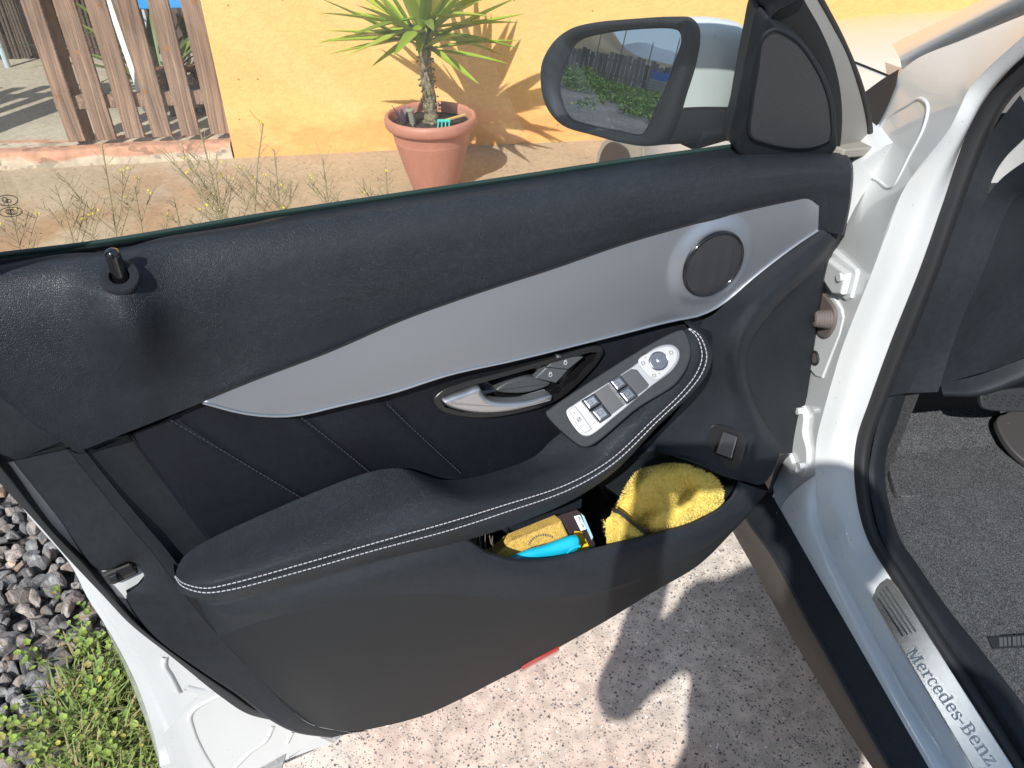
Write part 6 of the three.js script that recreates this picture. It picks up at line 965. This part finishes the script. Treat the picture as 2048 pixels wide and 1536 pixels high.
// ---------------------------------------------------------------- the photographer, whose shadow falls across sill and ground
{
  const t = thing('person', 'person in a dark shirt and jeans holding up a phone', 'person', V(.05, 0, .46));
  const field = (bones, lo, hi, cell, kk, spheres = []) => {
    const size = Math.max(hi.x - lo.x, hi.y - lo.y, hi.z - lo.z), res = Math.ceil(size / cell), mc = new MarchingCubes(res, M.plastic, false, false, 200000), ctr = lo.clone().add(hi).multiplyScalar(.5); mc.isolation = 0;
    const ab = bones.map(([a, b]) => { const q = b.clone().sub(a); return [q, q.lengthSq() || 1e-9]; });
    for (let k = 0; k < res; k++) for (let j = 0; j < res; j++) for (let i = 0; i < res; i++) {
      const p = V((i - res / 2) / (res / 2), (j - res / 2) / (res / 2), (k - res / 2) / (res / 2)).multiplyScalar(size / 2).add(ctr); let acc = 1e3;
      for (let b = 0; b < bones.length; b++) { const [A, , ra, rb, sx] = bones[b], w = p.clone().sub(A), h2 = clamp(w.dot(ab[b][0]) / ab[b][1]), q = w.addScaledVector(ab[b][0], -h2); if (sx) q.x *= sx; const dd = q.length() - mix(ra, rb, h2), hh = clamp(.5 + .5 * (acc - dd) / kk); acc = mix(acc, dd, hh) - kk * hh * (1 - hh); }
      mc.field[i + j * res + k * res * res] = -acc;
    }
    mc.update(); const n = mc.count, q = new THREE.BufferGeometry(), ps = new Float32Array(n * 3); for (let i = 0; i < n; i++) { ps[i * 3] = mc.positionArray[i * 3] * size / 2 + ctr.x; ps[i * 3 + 1] = mc.positionArray[i * 3 + 1] * size / 2 + ctr.y; ps[i * 3 + 2] = mc.positionArray[i * 3 + 2] * size / 2 + ctr.z; } q.setAttribute('position', new THREE.BufferAttribute(ps, 3)); const mv = mergeVertices(q, 1e-5); mv.computeVertexNormals(); return mv.toNonIndexed();
  };
  const cx = .05, cz = .42;
  const hl = V(-.105, 1.445, .035), hr = V(.065, 1.435, .04), el = V(-.23, 1.12, .35), er = V(.37, 1.12, .36), sl = V(cx - .18, 1.40, cz + .06), sr = V(cx + .18, 1.40, cz + .06);
  const bones = [[V(cx, .98, cz + .04), V(cx, 1.18, cz + .05), .135, .125, .8], [V(cx, 1.18, cz + .05), V(cx, 1.36, cz + .06), .125, .135, .72], [sl, sr, .062, .062], [V(cx, 1.40, cz + .05), V(cx, 1.56, cz + .01), .06, .052], [sl, el, .056, .044], [el, V(hl.x - .01, hl.y - .02, hl.z + .045), .043, .028], [sr, er, .056, .044], [er, V(hr.x + .02, hr.y - .02, hr.z + .045), .043, .028], [V(cx, .92, cz + .04), V(cx, .98, cz + .04), .14, .135, .8], [V(cx - .09, .92, cz + .04), V(cx - .12, .5, cz + .03), .088, .062], [V(cx - .12, .5, cz + .03), V(cx - .13, .09, cz + .08), .06, .042], [V(cx + .09, .92, cz + .04), V(cx + .12, .5, cz + .03), .088, .062], [V(cx + .12, .5, cz + .03), V(cx + .13, .09, cz + .08), .06, .042], [V(cx - .13, .045, cz + .10), V(cx - .15, .04, cz - .10), .045, .036], [V(cx + .13, .045, cz + .10), V(cx + .15, .04, cz - .10), .045, .036]];
  const body = field(bones, V(-.85, 0, -.65), V(1.05, 1.9, 1.2), .0165, .03);
  const hc = V(cx, 1.655, cz - .015), head = field([[V(cx, 1.53, cz + .02), V(cx, 1.59, cz), .05, .052], [hc.clone().add(V(0, .02, .02)), hc.clone().add(V(0, .025, .02)), .088, .088, 1.12], [hc.clone().add(V(0, -.05, -.03)), hc.clone().add(V(0, -.075, -.045)), .052, .036], [hc.clone().add(V(0, .0, -.092)), hc.clone().add(V(0, -.022, -.104)), .008, .013], [hc.clone().add(V(-.076, .0, .02)), hc.clone().add(V(-.078, -.02, .018)), .012, .009], [hc.clone().add(V(.076, .0, .02)), hc.clone().add(V(.078, -.02, .018)), .012, .009], [hc.clone().add(V(-.022, -.052, -.078)), hc.clone().add(V(.022, -.052, -.078)), .006, .006]], V(cx - .17, 1.48, cz - .18), V(cx + .17, 1.82, cz + .16), .0045, .014);
  const fingers = (w, palm, dir, curl, side) => { const bs = [[w, palm, .024, .026, 1]]; const sd = V(0, 1, 0); for (let i = 0; i < 4; i++) { const L = [.068, .078, .073, .056][i], b0 = palm.clone().add(V(0, .028 - i * .019, 0)).addScaledVector(dir, .012), b1 = b0.clone().addScaledVector(dir, L * .45).addScaledVector(curl, .006), b2 = b1.clone().addScaledVector(dir, L * .22).addScaledVector(curl, L * .28), b3 = b2.clone().addScaledVector(curl, L * .24).addScaledVector(dir, -.006); bs.push([palm.clone().add(V(0, .018 - i * .012, 0)), b0, .013, .0098], [b0, b1, .0096, .009], [b1, b2, .009, .0084], [b2, b3, .0084, .0076]); } const t0 = palm.clone().add(V(0, -.03, 0)), t1 = t0.clone().addScaledVector(dir, .03).addScaledVector(curl, -.022).add(V(0, .01, 0)); bs.push([palm, t0, .016, .013], [t0, t1, .012, .0105], [t1, t1.clone().addScaledVector(dir, .03), .0105, .0085]); return field(bs, palm.clone().subScalar(.11), palm.clone().addScalar(.11), .0042, .007); };
  const handL = fingers(V(hl.x - .01, hl.y - .02, hl.z + .045), hl, V(.75, .1, -.1).normalize(), V(0, -.55, -.8).normalize().multiplyScalar(.0 + 1).setZ(.2).normalize(), 1), handR = fingers(V(hr.x + .02, hr.y - .02, hr.z + .045), hr.clone().add(V(.03, 0, 0)), V(-.75, .1, -.05).normalize(), V(.2, -.4, .5).normalize(), -1);
  const paint = (q, fn) => { const p = q.attributes.position, a = new Float32Array(p.count * 3); for (let i = 0; i < p.count; i++) a.set(fn(p.getX(i), p.getY(i), p.getZ(i)), i * 3); q.setAttribute('color', new THREE.BufferAttribute(a, 3)); q.deleteAttribute('uv'); return q; };
  const skin = [.42, .25, .18];
  const all = mergeGeometries([paint(body, (x, y, z) => y < .085 ? [.05, .05, .05] : y < .97 ? [.06, .09, .16] : (y > 1.47 && Math.abs(x - cx) < .1 && z > .18) || (z < .16 && y > 1.25) ? skin : [.05, .055, .07]), paint(head, (x, y, z) => y < 1.515 ? skin : (y < hc.y - .045 && y > hc.y - .06 && z < hc.z - .06 && Math.abs(x - cx) < .028) ? [.36, .14, .12] : (Math.abs(y - hc.y - .004) < .008 && Math.abs(Math.abs(x - cx) - .031) < .012 && z < hc.z - .05) ? [.08, .06, .05] : skin), paint(handL, () => skin), paint(handR, () => skin)]);
  part('body', all, std({ vertexColors: true, roughness: .8 }), t);
  const hair = new THREE.SphereGeometry(.098, 32, 20, 0, 6.2832, 0, 1.75); hair.scale(.92, 1.0, 1.06); hair.rotateX(.45); hair.translate(hc.x, hc.y + .03, hc.z + .028); { const p = hair.attributes.position; for (let i = 0; i < p.count; i++) p.setY(i, p.getY(i) + .006 * (vn(p.getX(i) * 80 + 50, p.getZ(i) * 80 + 50, 256, 4) - .5)); hair.computeVertexNormals(); } part('hair', hair, std({ color: lin(.03, .022, .016), roughness: .8 }), t);
  // phone: back plate just behind the lens
  const ph = thing('phone', 'black smartphone held in both hands', 'phone', V(-.03, 1.45, .02)); const ez = V(0, SP, CP), ey = V(0, CP, -SP), fr = frame(V(-.028, CAM_H, 0).addScaledVector(ez, .012).addScaledVector(ey, -.018), V(1, 0, 0), ey);
  const sh = []; for (const [x, y] of [[-.08, -.037], [.08, -.037], [.08, .037], [-.08, .037]]) sh.push(new THREE.Vector2(x, y));
  part('case', plate2(fr, sh, -.0042, .0042, { bevel: .002 }), M.blackgloss, ph); part('screen', plate2(fr, sh.map(p => p.clone().multiplyScalar(.95)), .0043, .0047, {}), M.blackgloss, ph);
}
scene.traverse(o => { if (o.isMesh) { o.castShadow = true; o.receiveShadow = true; } });
renderer.render(scene, camera);
